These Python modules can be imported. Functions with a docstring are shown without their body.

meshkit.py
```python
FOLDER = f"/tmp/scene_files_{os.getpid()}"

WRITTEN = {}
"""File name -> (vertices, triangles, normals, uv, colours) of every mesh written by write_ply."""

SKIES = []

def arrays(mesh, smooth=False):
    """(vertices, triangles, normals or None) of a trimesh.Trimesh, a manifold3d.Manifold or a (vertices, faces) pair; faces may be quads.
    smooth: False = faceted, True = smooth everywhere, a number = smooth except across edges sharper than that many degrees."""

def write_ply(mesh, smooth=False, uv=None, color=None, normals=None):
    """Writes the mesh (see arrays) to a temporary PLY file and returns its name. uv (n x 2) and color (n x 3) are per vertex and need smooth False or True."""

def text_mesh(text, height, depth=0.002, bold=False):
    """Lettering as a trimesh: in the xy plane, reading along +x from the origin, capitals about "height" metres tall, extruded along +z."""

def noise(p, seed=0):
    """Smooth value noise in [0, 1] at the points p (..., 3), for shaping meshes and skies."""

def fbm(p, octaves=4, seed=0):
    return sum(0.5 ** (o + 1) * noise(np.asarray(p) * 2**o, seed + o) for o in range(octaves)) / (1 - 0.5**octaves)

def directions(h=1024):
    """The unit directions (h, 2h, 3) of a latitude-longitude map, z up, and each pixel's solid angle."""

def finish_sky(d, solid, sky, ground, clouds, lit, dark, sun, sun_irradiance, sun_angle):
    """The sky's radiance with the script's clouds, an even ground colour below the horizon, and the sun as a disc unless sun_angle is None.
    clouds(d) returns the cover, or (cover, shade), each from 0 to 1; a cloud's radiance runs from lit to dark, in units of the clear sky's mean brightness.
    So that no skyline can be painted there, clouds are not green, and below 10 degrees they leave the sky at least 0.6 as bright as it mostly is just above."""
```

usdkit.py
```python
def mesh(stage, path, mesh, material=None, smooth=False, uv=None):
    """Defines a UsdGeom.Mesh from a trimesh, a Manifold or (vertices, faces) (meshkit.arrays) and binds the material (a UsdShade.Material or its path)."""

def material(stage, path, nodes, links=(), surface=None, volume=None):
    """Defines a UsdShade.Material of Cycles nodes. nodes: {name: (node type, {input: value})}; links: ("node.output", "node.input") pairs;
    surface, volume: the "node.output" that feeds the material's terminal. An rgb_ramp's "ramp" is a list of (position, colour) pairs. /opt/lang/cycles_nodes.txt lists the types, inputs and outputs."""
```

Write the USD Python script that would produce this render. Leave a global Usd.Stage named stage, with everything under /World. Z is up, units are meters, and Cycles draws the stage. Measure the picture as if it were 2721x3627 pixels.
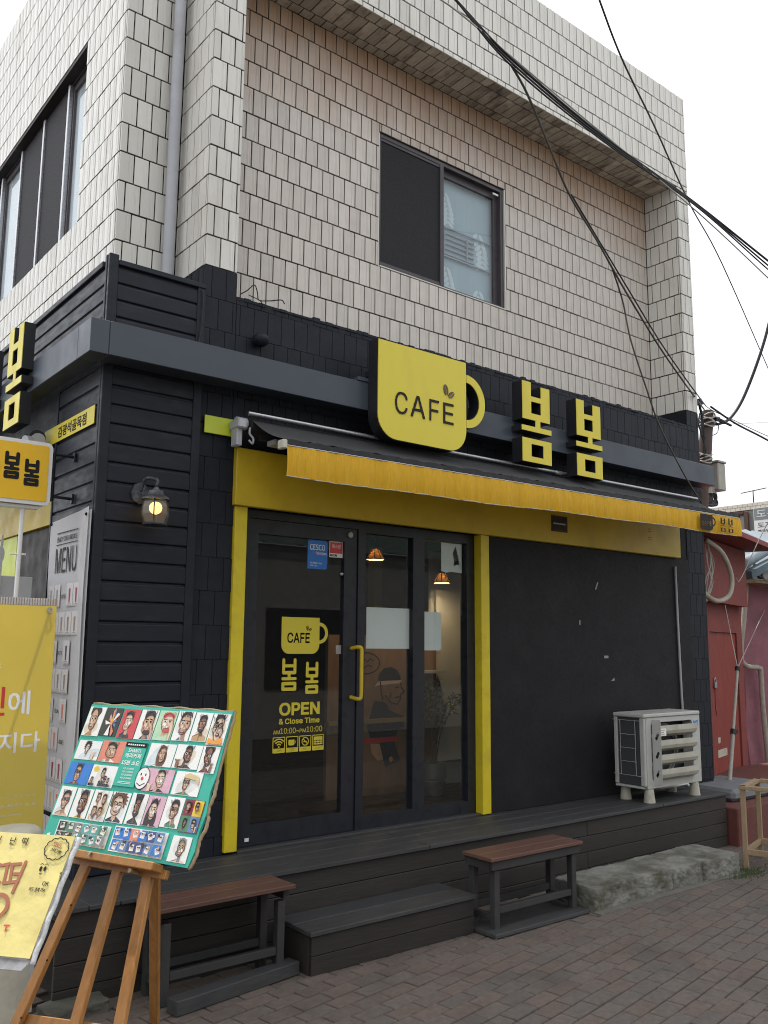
import math, random, glob
import numpy as np, trimesh, usdkit, meshkit
from shapely import affinity
from shapely.geometry import Polygon, LineString, Point, box as sbox, MultiPolygon
from shapely.ops import unary_union
from pxr import Usd, UsdGeom, UsdLux, UsdShade, Gf, Sdf, Vt

random.seed(7); RNG = np.random.default_rng(7)
stage = Usd.Stage.CreateInMemory()
UsdGeom.SetStageUpAxis(stage, UsdGeom.Tokens.z); UsdGeom.SetStageMetersPerUnit(stage, 1.0)
UsdGeom.Xform.Define(stage, '/World'); UsdGeom.Scope.Define(stage, '/World/Looks')

# ---------------------------------------------------------------- camera
FPX, W, H = 3117.3, 2721, 3627
yaw, pitch, roll = .674, .151, .009
_cy, _sy, _cp, _sp = math.cos(yaw), math.sin(yaw), math.cos(pitch), math.sin(pitch)
FW = np.array([_sy*_cp, _cy*_cp, _sp]); _r = np.array([_cy, -_sy, 0]); _u = np.cross(_r, FW)
RT = _r*math.cos(roll)+_u*math.sin(roll); UP = np.cross(RT, FW)
CAM = np.array([-2.010, -4.930, 1.710])
cam = UsdGeom.Camera.Define(stage, '/World/camera')
cam.CreateHorizontalApertureAttr(24.0); cam.CreateVerticalApertureAttr(24.0*H/W)
cam.CreateFocalLengthAttr(24.0*FPX/W); cam.CreateClippingRangeAttr(Gf.Vec2f(.05, 500))
cam.AddTransformOp().Set(Gf.Matrix4d(*RT, 0, *UP, 0, *(-FW), 0, *CAM, 1))
cam.CreateExposureAttr(0.12)

# ---------------------------------------------------------------- sky and sun
SUN = np.array([.03, .42, .905]); SUN /= np.linalg.norm(SUN)
el, az = math.asin(SUN[2]), math.atan2(SUN[0], SUN[1])
dome = UsdLux.DomeLight.Define(stage, '/World/sky')
dm = usdkit.material(stage, '/World/Looks/sky', {
    'tc': ('texture_coordinate', {}),
    'sky': ('sky_texture', {'sky_type': 'single_scattering', 'sun_disc': False, 'sun_elevation': el, 'sun_rotation': az, 'aerosol_density': 2.0}),
    'n': ('noise_texture', {'scale': 2.2, 'detail': 5.0, 'roughness': .55}),
    'r': ('rgb_ramp', {'ramp': [(.3, (.72, .72, .72)), (.7, (.9, .9, .9))]}),
    'nv': ('normal', {'direction': tuple(SUN)}), 'cg': ('map_range', {'from_min': 0., 'from_max': 1., 'to_min': .92, 'to_max': 2.1, 'clamp': True}),
    'cc': ('mix', {'mix_type': 'multiply', 'fac': 1., 'color1': (9.2, 9.3, 9.5)}), 'cl': ('mix', {'mix_type': 'mix'}),
    'bg': ('background_shader', {'strength': .1})},
    [('tc.generated', 'n.vector'), ('n.fac', 'r.fac'), ('r.color', 'cl.fac'), ('sky.color', 'cl.color1'), ('tc.generated', 'nv.normal'), ('nv.dot', 'cg.value'), ('cg.result', 'cc.color2'), ('cc.color', 'cl.color2'), ('cl.color', 'bg.color')], surface='bg.background')
UsdShade.MaterialBindingAPI.Apply(dome.GetPrim()).Bind(dm)
dome.GetPrim().SetCustomDataByKey('kind', 'structure')
sun = UsdLux.DistantLight.Define(stage, '/World/sun')
sun.CreateIntensityAttr(.9); sun.CreateAngleAttr(.5); sun.CreateNormalizeAttr(True); sun.CreateColorAttr(Gf.Vec3f(1, .95, .87))
_x = np.cross([0, 0, 1], SUN); _x /= np.linalg.norm(_x); _y = np.cross(SUN, _x)
sun.AddTransformOp().Set(Gf.Matrix4d(*_x, 0, *_y, 0, *SUN, 0, 0, 0, 20, 1))

# ---------------------------------------------------------------- helpers
def at(px, py, **k):
    """The point seen at photo pixel (px, py) on the plane x=, y= or z=."""
    d = FW+RT*(px-W/2)/FPX-UP*(py-H/2)/FPX
    (ax, val), = k.items(); i = 'xyz'.index(ax)
    return CAM+d*(val-CAM[i])/d[i]
def D(a, b, **k): return at(a*1.64014, b*1.64014, **k)
def project(P):
    d = np.asarray(P)-CAM; z = d@FW
    return np.stack([W/2+FPX*(d@RT)/z, H/2-FPX*(d@UP)/z], -1), z
_used = {}
def path(parent, name):
    key = (parent, name); n = _used.get(key, 0); _used[key] = n+1
    return f'{parent}/{name}' if n == 0 else f'{parent}/{name}_{n:03d}'
_origin = {}
def meta(prim, label=None, cat=None, group=None, kind=None):
    for k, v in (('label', label), ('category', cat), ('group', group), ('kind', kind)):
        if v: prim.SetCustomDataByKey(k, v)
def thing(name, label=None, cat=None, loc=(0, 0, 0), group=None, kind=None):
    p = path('/World', name); x = UsdGeom.Xform.Define(stage, p); x.AddTranslateOp().Set(Gf.Vec3d(*map(float, loc)))
    _origin[p] = np.array(loc, float); meta(x.GetPrim(), label, cat, group, kind); return p
def part(parent, name, m, mat, label=None, kind=None, smooth=False):
    """A Mesh under parent; m is in world coordinates."""
    if isinstance(m, list): m = join(m)
    if hasattr(m, 'vertices'): v, f = np.array(m.vertices), np.array(m.faces)
    else: v, f = m
    o = _origin.get(parent, np.zeros(3)); p = path(parent, name)
    g = usdkit.mesh(stage, p, trimesh.Trimesh(v-o, f, process=False), M[mat] if isinstance(mat, str) else mat, smooth=smooth)
    _origin[p] = o; meta(g.GetPrim(), label, kind=kind); return p
def solo(name, m, mat, label, cat, group=None, kind=None, smooth=False):
    if isinstance(m, list): m = join(m)
    v = np.array(m.vertices); p = path('/World', name); base = np.array([*(v.min(0)+v.max(0))[:2]/2, v[:, 2].min()])
    g = usdkit.mesh(stage, p, trimesh.Trimesh(v-base, np.array(m.faces), process=False), M[mat], smooth=smooth)
    UsdGeom.Xformable(g).AddTranslateOp().Set(Gf.Vec3d(*map(float, base))); _origin[p] = base
    meta(g.GetPrim(), label, cat, group, kind); return p
def join(ms):
    ms = [m for m in ms if m is not None]
    V, F, n = [], [], 0
    for m in ms:
        v, f = (np.array(m.vertices), np.array(m.faces)) if hasattr(m, 'vertices') else m
        V.append(v); F.append(np.asarray(f)+n); n += len(v)
    return trimesh.Trimesh(np.vstack(V), np.vstack(F), process=False)
_BF = None
def box(x0, x1, y0, y1, z0, z1, b=0.0):
    s = np.array([x1-x0, y1-y0, z1-z0])/2; c = np.array([x0+x1, y0+y1, z0+z1])/2
    if b <= 0:
        m = trimesh.creation.box(extents=2*s)
        return trimesh.Trimesh(m.vertices+c, m.faces, process=False)
    b = min(b, *(s*.6)); P = []
    for sx in (-1, 1):
        for sy in (-1, 1):
            for sz in (-1, 1):
                for k in range(3):
                    q = s-b; q[k] = s[k]; P.append(q*[sx, sy, sz])
    m = trimesh.convex.convex_hull(np.array(P))
    return trimesh.Trimesh(m.vertices+c, m.faces, process=False)
def move(m, R=None, t=(0, 0, 0)):
    v = np.array(m.vertices)
    if R is not None: v = v@np.asarray(R).T
    return trimesh.Trimesh(v+np.asarray(t), m.faces, process=False)
def rotz(a): c, s = math.cos(a), math.sin(a); return np.array([[c, -s, 0], [s, c, 0], [0, 0, 1]])
def rotx(a): c, s = math.cos(a), math.sin(a); return np.array([[1, 0, 0], [0, c, -s], [0, s, c]])
def roty(a): c, s = math.cos(a), math.sin(a); return np.array([[c, 0, s], [0, 1, 0], [-s, 0, c]])
def beam(a, b, w, d, up=(0, 0, 1), bev=.003):
    """A bar of section w (sideways) x d (along up) from a to b."""
    a, b = np.array(a, float), np.array(b, float); L = np.linalg.norm(b-a); t = (b-a)/L
    s = np.cross(t, up); s /= np.linalg.norm(s); n = np.cross(s, t)
    m = box(0, L, -w/2, w/2, -d/2, d/2, bev)
    return move(m, np.stack([t, s, n], 1), a)
def tube(pts, r, n=8, closed=True):
    pts = np.array(pts, float); k = len(pts)
    T = np.gradient(pts, axis=0); T /= np.linalg.norm(T, axis=1, keepdims=True)
    a = np.cross(T[0], [0, 0, 1]); a = a if np.linalg.norm(a) > 1e-3 else np.cross(T[0], [1, 0, 0]); a /= np.linalg.norm(a)
    V = []; rr = np.broadcast_to(r, k)
    for i in range(k):
        a = a-T[i]*(a@T[i]); a /= np.linalg.norm(a); b = np.cross(T[i], a)
        th = np.arange(n)*2*math.pi/n
        V.append(pts[i]+rr[i]*(np.cos(th)[:, None]*a+np.sin(th)[:, None]*b))
    V = np.vstack(V); F = []
    for i in range(k-1):
        for j in range(n):
            p, q = i*n+j, i*n+(j+1) % n
            F += [(p, q, q+n), (p, q+n, p+n)]
    if closed:
        c0, c1 = len(V), len(V)+1; V = np.vstack([V, pts[0], pts[-1]])
        for j in range(n):
            F += [(c0, (j+1) % n, j), (c1, (k-1)*n+j, (k-1)*n+(j+1) % n)]
    return trimesh.Trimesh(V, np.array(F), process=False)
def curve(pts, n=12):
    """A smooth curve through the points (Catmull-Rom)."""
    P = np.array(pts, float); P = np.vstack([2*P[0]-P[1], P, 2*P[-1]-P[-2]]); out = []
    for i in range(1, len(P)-2):
        for t in np.linspace(0, 1, n, endpoint=False):
            a, b, c, d = P[i-1:i+3]
            out.append(.5*(2*b+(c-a)*t+(2*a-5*b+4*c-d)*t*t+(3*b-a-3*c+d)*t**3))
    return np.vstack(out+[P[-2]])
def lathe(prof, loc, n=20): return move(trimesh.creation.revolve(np.array(prof, float), sections=n), None, loc)
class Frame:
    def __init__(s, o, u, v):
        s.o = np.array(o, float); s.u = np.array(u, float)/np.linalg.norm(u); s.v = np.array(v, float)/np.linalg.norm(v); s.n = np.cross(s.u, s.v)
    def put(s, m, dz=0.0):
        v = np.array(m.vertices); return trimesh.Trimesh(s.o+v[:, :1]*s.u+v[:, 1:2]*s.v+(v[:, 2:3]+dz)*s.n, m.faces, process=False)
    def ext(s, poly, d, z0=0.0):
        """Extrudes a shapely polygon by d from height z0 over the frame's plane."""
        ms = []
        for g in getattr(poly, 'geoms', [poly]):
            if g.area > 1e-9: ms.append(s.put(trimesh.creation.extrude_polygon(g.buffer(0), d, engine='earcut'), z0))
        return join(ms) if ms else None
    def p(s, x, y, z=0): return s.o+x*s.u+y*s.v+z*s.n
def front(x0, y, z0): return Frame((x0, y, z0), (1, 0, 0), (0, 0, 1))
def leftface(x, y0, z0): return Frame((x, y0, z0), (0, -1, 0), (0, 0, 1))
_tc = {}
def text(s, h, w=None, bold=0, font='Noto Sans CJK Regular', size=72):
    """Lettering as a shapely shape whose box is (0,0)-(w,h)."""
    key = (s, font, bold, size)
    if key not in _tc:
        from PIL import Image, ImageDraw, ImageFont
        f = ImageFont.truetype(glob.glob(f'/opt/blender-*/*/datafiles/fonts/{font}.woff2')[0], size)
        x0, y0, x1, y1 = f.getbbox(s, anchor='ls', stroke_width=bold)
        im = Image.new('L', (x1-x0+8, y1-y0+8)); ImageDraw.Draw(im).text((4-x0, 4-y0), s, 255, f, anchor='ls', stroke_width=bold)
        on = np.pad(np.asarray(im) > 127, ((0, 0), (1, 1))).astype(np.int8)
        rows, st = np.nonzero(np.diff(on, axis=1) == 1); en = np.nonzero(np.diff(on, axis=1) == -1)[1]
        sh = unary_union([sbox(a, -r-1, b, -r) for r, a, b in zip(rows, st, en)]).buffer(.6).buffer(-.6).simplify(.7)
        a = sh.bounds; _tc[key] = affinity.translate(sh, -a[0], -a[1])
    sh = _tc[key]; b = sh.bounds; k = h/b[3]
    return affinity.scale(sh, (w/b[2]) if w else k, k, origin=(0, 0))
def inter(s, h, w=None, bold=0, size=72): return text(s, h, w, bold, 'Inter', size)
def mv(p, x, y): return affinity.translate(p, x, y)
def rrect(x0, y0, x1, y1, r): return sbox(x0+r, y0+r, x1-r, y1-r).buffer(r, quad_segs=4)
def stroke(pts, w, cap=1): return LineString(pts).buffer(w/2, cap_style=cap, join_style=1 if cap == 1 else 2, quad_segs=4)

# ---------------------------------------------------------------- materials
M = {}
def mat(name, col, rough=.6, var=.12, scale=6., stretch=(1, 1, 1), bump=0., bscale=None, metal=0., spec=.5, rnd=0., grime=None, gscale=1.5, gt=(.5, .72), coat=0., sheen=0.):
    """Principled with a two-scale noise on the colour; rnd varies repeats; grime mixes a second colour in blotches."""
    c = np.array(col, float)
    n = {'g': ('geometry', {}), 'mp': ('mapping', {'scale': stretch}), 'n1': ('noise_texture', {'scale': scale, 'detail': 6., 'roughness': .62}),
         'r1': ('rgb_ramp', {'ramp': [(.25, c*(1-var)), (.75, np.minimum(c*(1+var), .95))]}),
         'p': ('principled_bsdf', {'roughness': rough, 'metallic': metal, 'specular_ior_level': spec, 'coat_weight': coat, 'sheen_weight': sheen})}
    L = [('g.position', 'mp.vector'), ('mp.vector', 'n1.vector'), ('n1.fac', 'r1.fac')]
    out = 'r1.color'
    if grime is not None:
        n['n2'] = ('noise_texture', {'scale': gscale, 'detail': 8., 'roughness': .7}); n['r2'] = ('rgb_ramp', {'ramp': [(gt[0], (0, 0, 0)), (gt[1], (1, 1, 1))]})
        n['gm'] = ('mix', {'mix_type': 'mix', 'color2': tuple(grime)})
        L += [('mp.vector', 'n2.vector'), ('n2.fac', 'r2.fac'), ('r2.color', 'gm.fac'), (out, 'gm.color1')]; out = 'gm.color'
    if rnd:
        n['oi'] = ('object_info', {}); n['ad'] = ('math', {'math_type': 'add'}); n['fr'] = ('math', {'math_type': 'fraction'})
        n['mr'] = ('map_range', {'from_min': 0., 'from_max': 1., 'to_min': 1-rnd, 'to_max': 1+rnd}); n['hv'] = ('hsv', {'hue': .5, 'saturation': 1., 'fac': 1.})
        L += [('oi.random', 'ad.value1'), ('g.random_per_island', 'ad.value2'), ('ad.value', 'fr.value1'), ('fr.value', 'mr.value'), ('mr.result', 'hv.value'), (out, 'hv.color')]; out = 'hv.color'
    L.append((out, 'p.base_color'))
    n['n3'] = ('noise_texture', {'scale': (bscale or scale)*2.3, 'detail': 5.}); n['rr'] = ('map_range', {'from_min': .3, 'from_max': .7, 'to_min': max(rough-.1, .02), 'to_max': min(rough+.1, 1)})
    L += [('mp.vector', 'n3.vector'), ('n3.fac', 'rr.value'), ('rr.result', 'p.roughness')]
    if bump:
        n['b'] = ('bump', {'strength': .5, 'distance': bump}); L += [('n3.fac', 'b.height'), ('b.normal', 'p.normal')]
    M[name] = usdkit.material(stage, f'/World/Looks/{name}', n, L, surface='p.BSDF')
def emit(name, col, s):
    M[name] = usdkit.material(stage, f'/World/Looks/{name}', {'e': ('emission', {'color': col, 'strength': s})}, [], surface='e.emission')
def glass(name, tint=(.9, .93, .92), rough=.0, base=.0):
    n = {'f': ('fresnel', {'IOR': 1.5}), 'g': ('geometry', {}), 'iv': ('math', {'math_type': 'subtract', 'value1': 1.}), 'fm': ('math', {'math_type': 'multiply'}), 't': ('transparent_bsdf', {'color': tint}), 'gl': ('glossy_bsdf', {'color': (.9, .92, .95), 'roughness': rough}), 'mx': ('mix_closure', {}),
         'd': ('diffuse_bsdf', {'color': (.5, .5, .48)}), 'm2': ('mix_closure', {'fac': base})}
    M[name] = usdkit.material(stage, f'/World/Looks/{name}', n, [('g.backfacing', 'iv.value2'), ('iv.value', 'fm.value1'), ('f.fac', 'fm.value2'), ('fm.value', 'mx.fac'), ('t.BSDF', 'mx.closure1'), ('gl.BSDF', 'mx.closure2'), ('mx.closure', 'm2.closure1'), ('d.BSDF', 'm2.closure2')], surface='m2.closure')
def cloth(name, col, trans=.45, var=.08, scale=3., stretch=(1, 1, 1), rough=.6):
    c = np.array(col)
    M[name] = usdkit.material(stage, f'/World/Looks/{name}', {
        'g': ('geometry', {}), 'mp': ('mapping', {'scale': stretch}), 'n': ('noise_texture', {'scale': scale, 'detail': 6., 'roughness': .6}), 'r': ('rgb_ramp', {'ramp': [(.25, c*(1-var)), (.75, c*(1+var))]}),
        'd': ('principled_bsdf', {'roughness': rough, 'specular_ior_level': .3}), 't': ('translucent_bsdf', {}), 'm': ('mix_closure', {'fac': trans})},
        [('g.position', 'mp.vector'), ('mp.vector', 'n.vector'), ('n.fac', 'r.fac'), ('r.color', 'd.base_color'), ('r.color', 't.color'), ('d.BSDF', 'm.closure1'), ('t.BSDF', 'm.closure2')], surface='m.closure')

mat('tile_cream', (.65, .63, .575), .33, .06, 9, (1, 1, .22), rnd=.085, grime=(.50, .465, .40), gscale=2.6, gt=(.53, .74))
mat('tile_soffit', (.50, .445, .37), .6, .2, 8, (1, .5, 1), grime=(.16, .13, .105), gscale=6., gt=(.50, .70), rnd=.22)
mat('grout', (.032, .026, .022), .9, .25, 20)
mat('paint_black', (.0118, .0142, .0205), .55, .2, 25, bump=.002, bscale=40, rnd=.10, spec=.22, grime=(.020, .0225, .028), gscale=5)
mat('grout_black', (.0078, .0092, .013), .8, .2, 25)
mat('siding_black', (.0120, .0142, .0205), .45, .15, 4, (1, 1, 3), spec=.26, grime=(.020, .0225, .028), gscale=6)
mat('fascia_grey', (.040, .049, .064), .42, .06, 2, spec=.5)
mat('sign_yellow', (.64, .53, .04), .42, .05, 3, (1, 1, .4), grime=(.54, .43, .05), gscale=3., gt=(.50, .78))
mat('light_panel', (.82, .48, .012), .35, .04, 3)
mat('panel_yellow', (.60, .43, .02), .45, .07, 3, grime=(.48, .33, .02), gscale=2)
mat('post_yellow', (.66, .52, .02), .4, .06, 5, grime=(.5, .37, .03), gscale=4)
mat('lime', (.58, .66, .04), .4, .05, 3)
mat('sign_black', (.012, .012, .015), .45, .1, 5, spec=.35)
mat('print_black', (.011, .010, .010), .6, .1, 9, spec=.25)
mat('print_brown', (.09, .055, .045), .5, .1, 9)
mat('print_grey', (.30, .29, .28), .6, .1, 9)
mat('print_white', (.78, .78, .76), .5, .04, 9)
mat('print_red', (.62, .06, .06), .5, .06, 9)
mat('print_blue', (.02, .17, .55), .4, .05, 9)
mat('frame_black', (.0085, .0095, .014), .38, .15, 6, spec=.5)
mat('board_black', (.0128, .0128, .015), .6, .3, 3, spec=.22, grime=(.020, .020, .0215), gscale=2.5, bump=.0015, bscale=30)
mat('sill_dark', (.05, .05, .052), .5, .2, 9)
mat('alu', (.5, .5, .52), .35, .08, 20, metal=.9)
mat('white_paint', (.72, .72, .71), .45, .05, 5)
mat('pipe_grey', (.42, .43, .46), .45, .08, 4, grime=(.34, .34, .35))
mat('win_frame', (.06, .05, .055), .4, .1, 6)
mat('screen', (.012, .012, .015), .8, .15, 30)
mat('curtain', (.50, .585, .625), .8, .06, 3, (6, 6, .6))
mat('curtain_leaf', (.78, .84, .86), .8, .06, 3)
mat('fabric_black', (.014, .0145, .017), .85, .25, 14, (6, 1, 1), sheen=.1)
cloth('valance', (.88, .50, .03), .2, .16, 30, (6, 6, .25))
cloth('banner_yellow', (.82, .70, .20), .5, .04, 2)
cloth('banner_white', (.90, .90, .93), .55, .03, 2)
cloth('banner_red', (.75, .12, .10), .45, .03, 2)
cloth('poster_white', (.62, .62, .64), .2, .03, 2)
mat('deck_wood', (.036, .037, .038), .6, .35, 5, (1, 14, 14), bump=.002, bscale=8, rnd=.12, grime=(.055, .055, .057), gscale=2)
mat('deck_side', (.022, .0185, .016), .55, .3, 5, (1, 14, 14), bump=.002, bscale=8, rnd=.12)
mat('bench_top', (.105, .050, .037), .5, .25, 6, (1, 16, 16), bump=.0015, rnd=.1)
mat('bench_leg', (.030, .030, .030), .6, .25, 6, bump=.001)
PAV = []
for i, c in enumerate([(.122, .098, .085), (.132, .100, .085), (.115, .099, .088), (.108, .102, .092), (.127, .105, .092), (.115, .090, .077)]):
    mat(f'paver_{i}', c, .85, .28, 30, bump=.002, bscale=60, grime=tuple(np.array(c)*.66), gscale=2.2, rnd=.05); PAV.append(f'paver_{i}')
mat('joint_sand', (.034, .029, .024), .95, .3, 40)
mat('stone', (.20, .198, .178), .9, .35, 9, bump=.012, bscale=12, grime=(.070, .066, .042), gscale=4, gt=(.45, .66))
mat('mortar', (.13, .122, .105), .9, .25, 12, bump=.006)
mat('ac_white', (.44, .44, .42), .4, .07, 6, grime=(.42, .41, .37), gscale=5)
mat('ac_louvre', (.50, .49, .42), .4, .08, 6, grime=(.38, .36, .29), gscale=5)
mat('ac_dark', (.045, .047, .05), .6, .2, 40, (1, 1, 8))
mat('foot_beige', (.47, .45, .37), .7, .12, 9, grime=(.33, .31, .24), gscale=7)
mat('easel_wood', (.36, .165, .045), .45, .22, 5, (9, 9, 1), grime=(.26, .11, .03), gscale=3)
mat('raw_wood', (.31, .22, .13), .6, .2, 5, (9, 9, 2))
mat('teal', (.035, .40, .30), .5, .06, 4)
mat('cardboard', (.30, .22, .13), .8, .2, 30, bump=.003)
mat('paper_board', (.68, .58, .20), .3, .1, 7, bump=.012, bscale=5, grime=(.55, .45, .14), gscale=5, coat=.3)
mat('wrap', (.55, .55, .56), .2, .4, 18, bump=.01, coat=.5)
mat('marker', (.36, .12, .06), .5, .1, 9)
mat('stand_grey', (.40, .41, .43), .6, .06, 3)
mat('lantern_metal', (.045, .047, .055), .5, .35, 30, metal=.4, grime=(.16, .17, .18), gscale=14)
emit('bulb', (1, .72, .30), 3.2); emit('bulb_in', (1, .66, .22), 3.0)
glass('lantern_glass', (.85, .66, .40), .15, .10)
glass('door_glass', (.93, .95, .94), .0, .004); glass('window_glass', (.90, .93, .94), .0, .02)
cloth('shade_glass', (.60, .42, .20), .10)
mat('poster_cell', (.50, .48, .48), .5, .05, 6)
mat('paper_white', (.72, .74, .74), .5, .03, 3)
mat('room_wood', (.25, .15, .085), .6, .2, 4, (3, 3, .6)); mat('room_dark', (.028, .025, .024), .7, .2, 4); mat('doorway_dark', (.018, .014, .012), .6, .2, 4)
mat('room_floor', (.03, .026, .023), .5, .2, 4)
mat('blind', (.78, .80, .76), .8, .05, 3)
mat('plant_green', (.05, .075, .025), .6, .3, 20, rnd=.3); mat('plant_stem', (.13, .09, .05), .8, .2, 20); mat('pot_steel', (.25, .25, .23), .4, .2, 12, metal=.6)
mat('red_wall', (.20, .040, .032), .75, .15, 5, bump=.004, bscale=20, grime=(.22, .05, .04)); mat('red_plinth', (.13, .038, .030), .85, .25, 6, bump=.004, bscale=20, grime=(.09, .04, .03), gscale=3)
mat('red_door', (.20, .030, .020), .5, .12, 4, (1, 1, .3))
mat('pink_wall', (.29, .115, .145), .85, .16, 4, bump=.012, bscale=9, grime=(.20, .09, .11), gscale=2.2)
mat('lump', (.10, .097, .08), .9, .35, 12, bump=.006, grime=(.055, .055, .035), gscale=6)
mat('concrete', (.24, .235, .21), .9, .2, 3, (1, 1, .4), grime=(.15, .145, .13), gscale=2)
mat('far_tile', (.62, .56, .47), .5, .08, 5, rnd=.08)
mat('roof_tile', (.24, .29, .33), .6, .2, 8, rnd=.1); mat('roof_wood', (.10, .14, .17), .7, .2, 6)
mat('rust', (.10, .05, .035), .8, .25, 12)
mat('post_wood', (.085, .06, .05), .85, .3, 8, (6, 6, 1)); mat('box_beige', (.36, .35, .31), .5, .08, 5)
mat('cable_black', (.012, .012, .014), .5, .2, 9); mat('cable_grey', (.085, .078, .066), .6, .2, 9); mat('cable_pale', (.42, .41, .38), .6, .15, 9)
mat('hose', (.38, .35, .29), .8, .2, 20, bump=.004)
mat('base_grey', (.17, .18, .19), .75, .15, 9); mat('pole_white', (.40, .38, .345), .4, .1, 9, grime=(.4, .33, .25), gscale=9)
mat('weed', (.06, .09, .03), .7, .3, 30, rnd=.3); mat('leaf_dry', (.25, .17, .09), .8, .3, 30, rnd=.4)
mat('opposite_wall', (.34, .33, .30), .8, .1, 3); mat('corrugated_green', (.20, .26, .22), .6, .1, 3)
for nm, c in dict(paper_tone=(.66, .65, .62), wash_blue=(.58, .64, .68), wash_tan=(.66, .58, .46), skin_brown=(.36, .20, .12), drink_brown=(.22, .16, .12), drink_red=(.48, .14, .10), drink_amber=(.45, .33, .16), skin=(.56, .36, .24), skin_pale=(.68, .52, .40), skin_dark=(.22, .11, .07), hair=(.03, .025, .025), hair_brown=(.12, .06, .03), hair_red=(.50, .07, .06), hair_fair=(.62, .5, .25), shirt_dark=(.04, .045, .06),
                  shirt_blue=(.05, .08, .22), shirt_tan=(.45, .3, .15), shirt_green=(.08, .22, .13), bg_red=(.55, .06, .07), bg_blue=(.03, .18, .55), bg_green=(.42, .62, .42), bg_pink=(.62, .38, .46), bg_dark=(.03, .03, .025), bg_coral=(.65, .22, .15), bg_yellow=(.7, .5, .05), bg_maroon=(.20, .03, .05), ink_orange=(.75, .32, .05), ink_teal=(.10, .35, .33), photo_grey=(.22, .23, .23), photo_blue=(.12, .22, .42)).items():
    mat('art_'+nm, c, .35, .12, 25)

# ================================================================ THE GROUND
gnd = thing('ground', kind='structure')
part(gnd, 'base', trimesh.Trimesh([(-60, -60, -.016), (60, -60, -.016), (60, 60, -.016), (-60, 60, -.016)], [(0, 1, 2), (0, 2, 3)], process=False), 'joint_sand')
PA = math.radians(9.5); PR = rotz(PA); pav = []
_p1 = np.array([1.452, -1.966, 0])
def paver(w=.1925, d=.0925, c=.003):
    V = [(-w/2, -d/2, -.03), (w/2, -d/2, -.03), (w/2, d/2, -.03), (-w/2, d/2, -.03), (-w/2, -d/2, -c), (w/2, -d/2, -c), (w/2, d/2, -c), (-w/2, d/2, -c),
         (-w/2+c, -d/2+c, 0), (w/2-c, -d/2+c, 0), (w/2-c, d/2-c, 0), (-w/2+c, d/2-c, 0)]
    F = []
    for a in (0, 4):
        for j in range(4): k = (j+1) % 4; F += [(a+j, a+k, a+4+k), (a+j, a+4+k, a+4+j)]
    return np.array(V), np.array(F+[(8, 9, 10), (8, 10, 11)])
_pv, _pf = paver()
for j in range(-45, 42):
    wob = .006*math.sin(j*1.7)
    for i in range(-26, 52):
        c = _p1+PR@np.array([(i+.5+(.5 if j % 2 else 0)+.08*math.sin(j*2.3))*.2, (j-.5)*.1+.004*math.sin(i*.9+j), 0])
        if not (-3.2 < c[0] < 9.6 and -5.6 < c[1] < .9) or (c[0] > -.45 and c[1] > -.5): continue
        t = RNG.normal(0, .006, 2); z = RNG.normal(0, .0009)
        v = _pv@(PR@rotz(RNG.normal(0, .012))@rotx(t[0])@roty(t[1])).T+c+[0, 0, z]
        # laid in drifts: redder by the cafe, greyer further out, single bricks swapped
        g = meshkit.noise(np.array([c[0]*.55, c[1]*.55, 3.]))*1.1+RNG.random()*.55-.12*(c[1]+2)
        k = int(np.clip((g-.35)*5.2, 0, 5)); k = [5, 0, 1, 4, 2, 3][k]
        pav.append((c, v, k))
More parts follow.
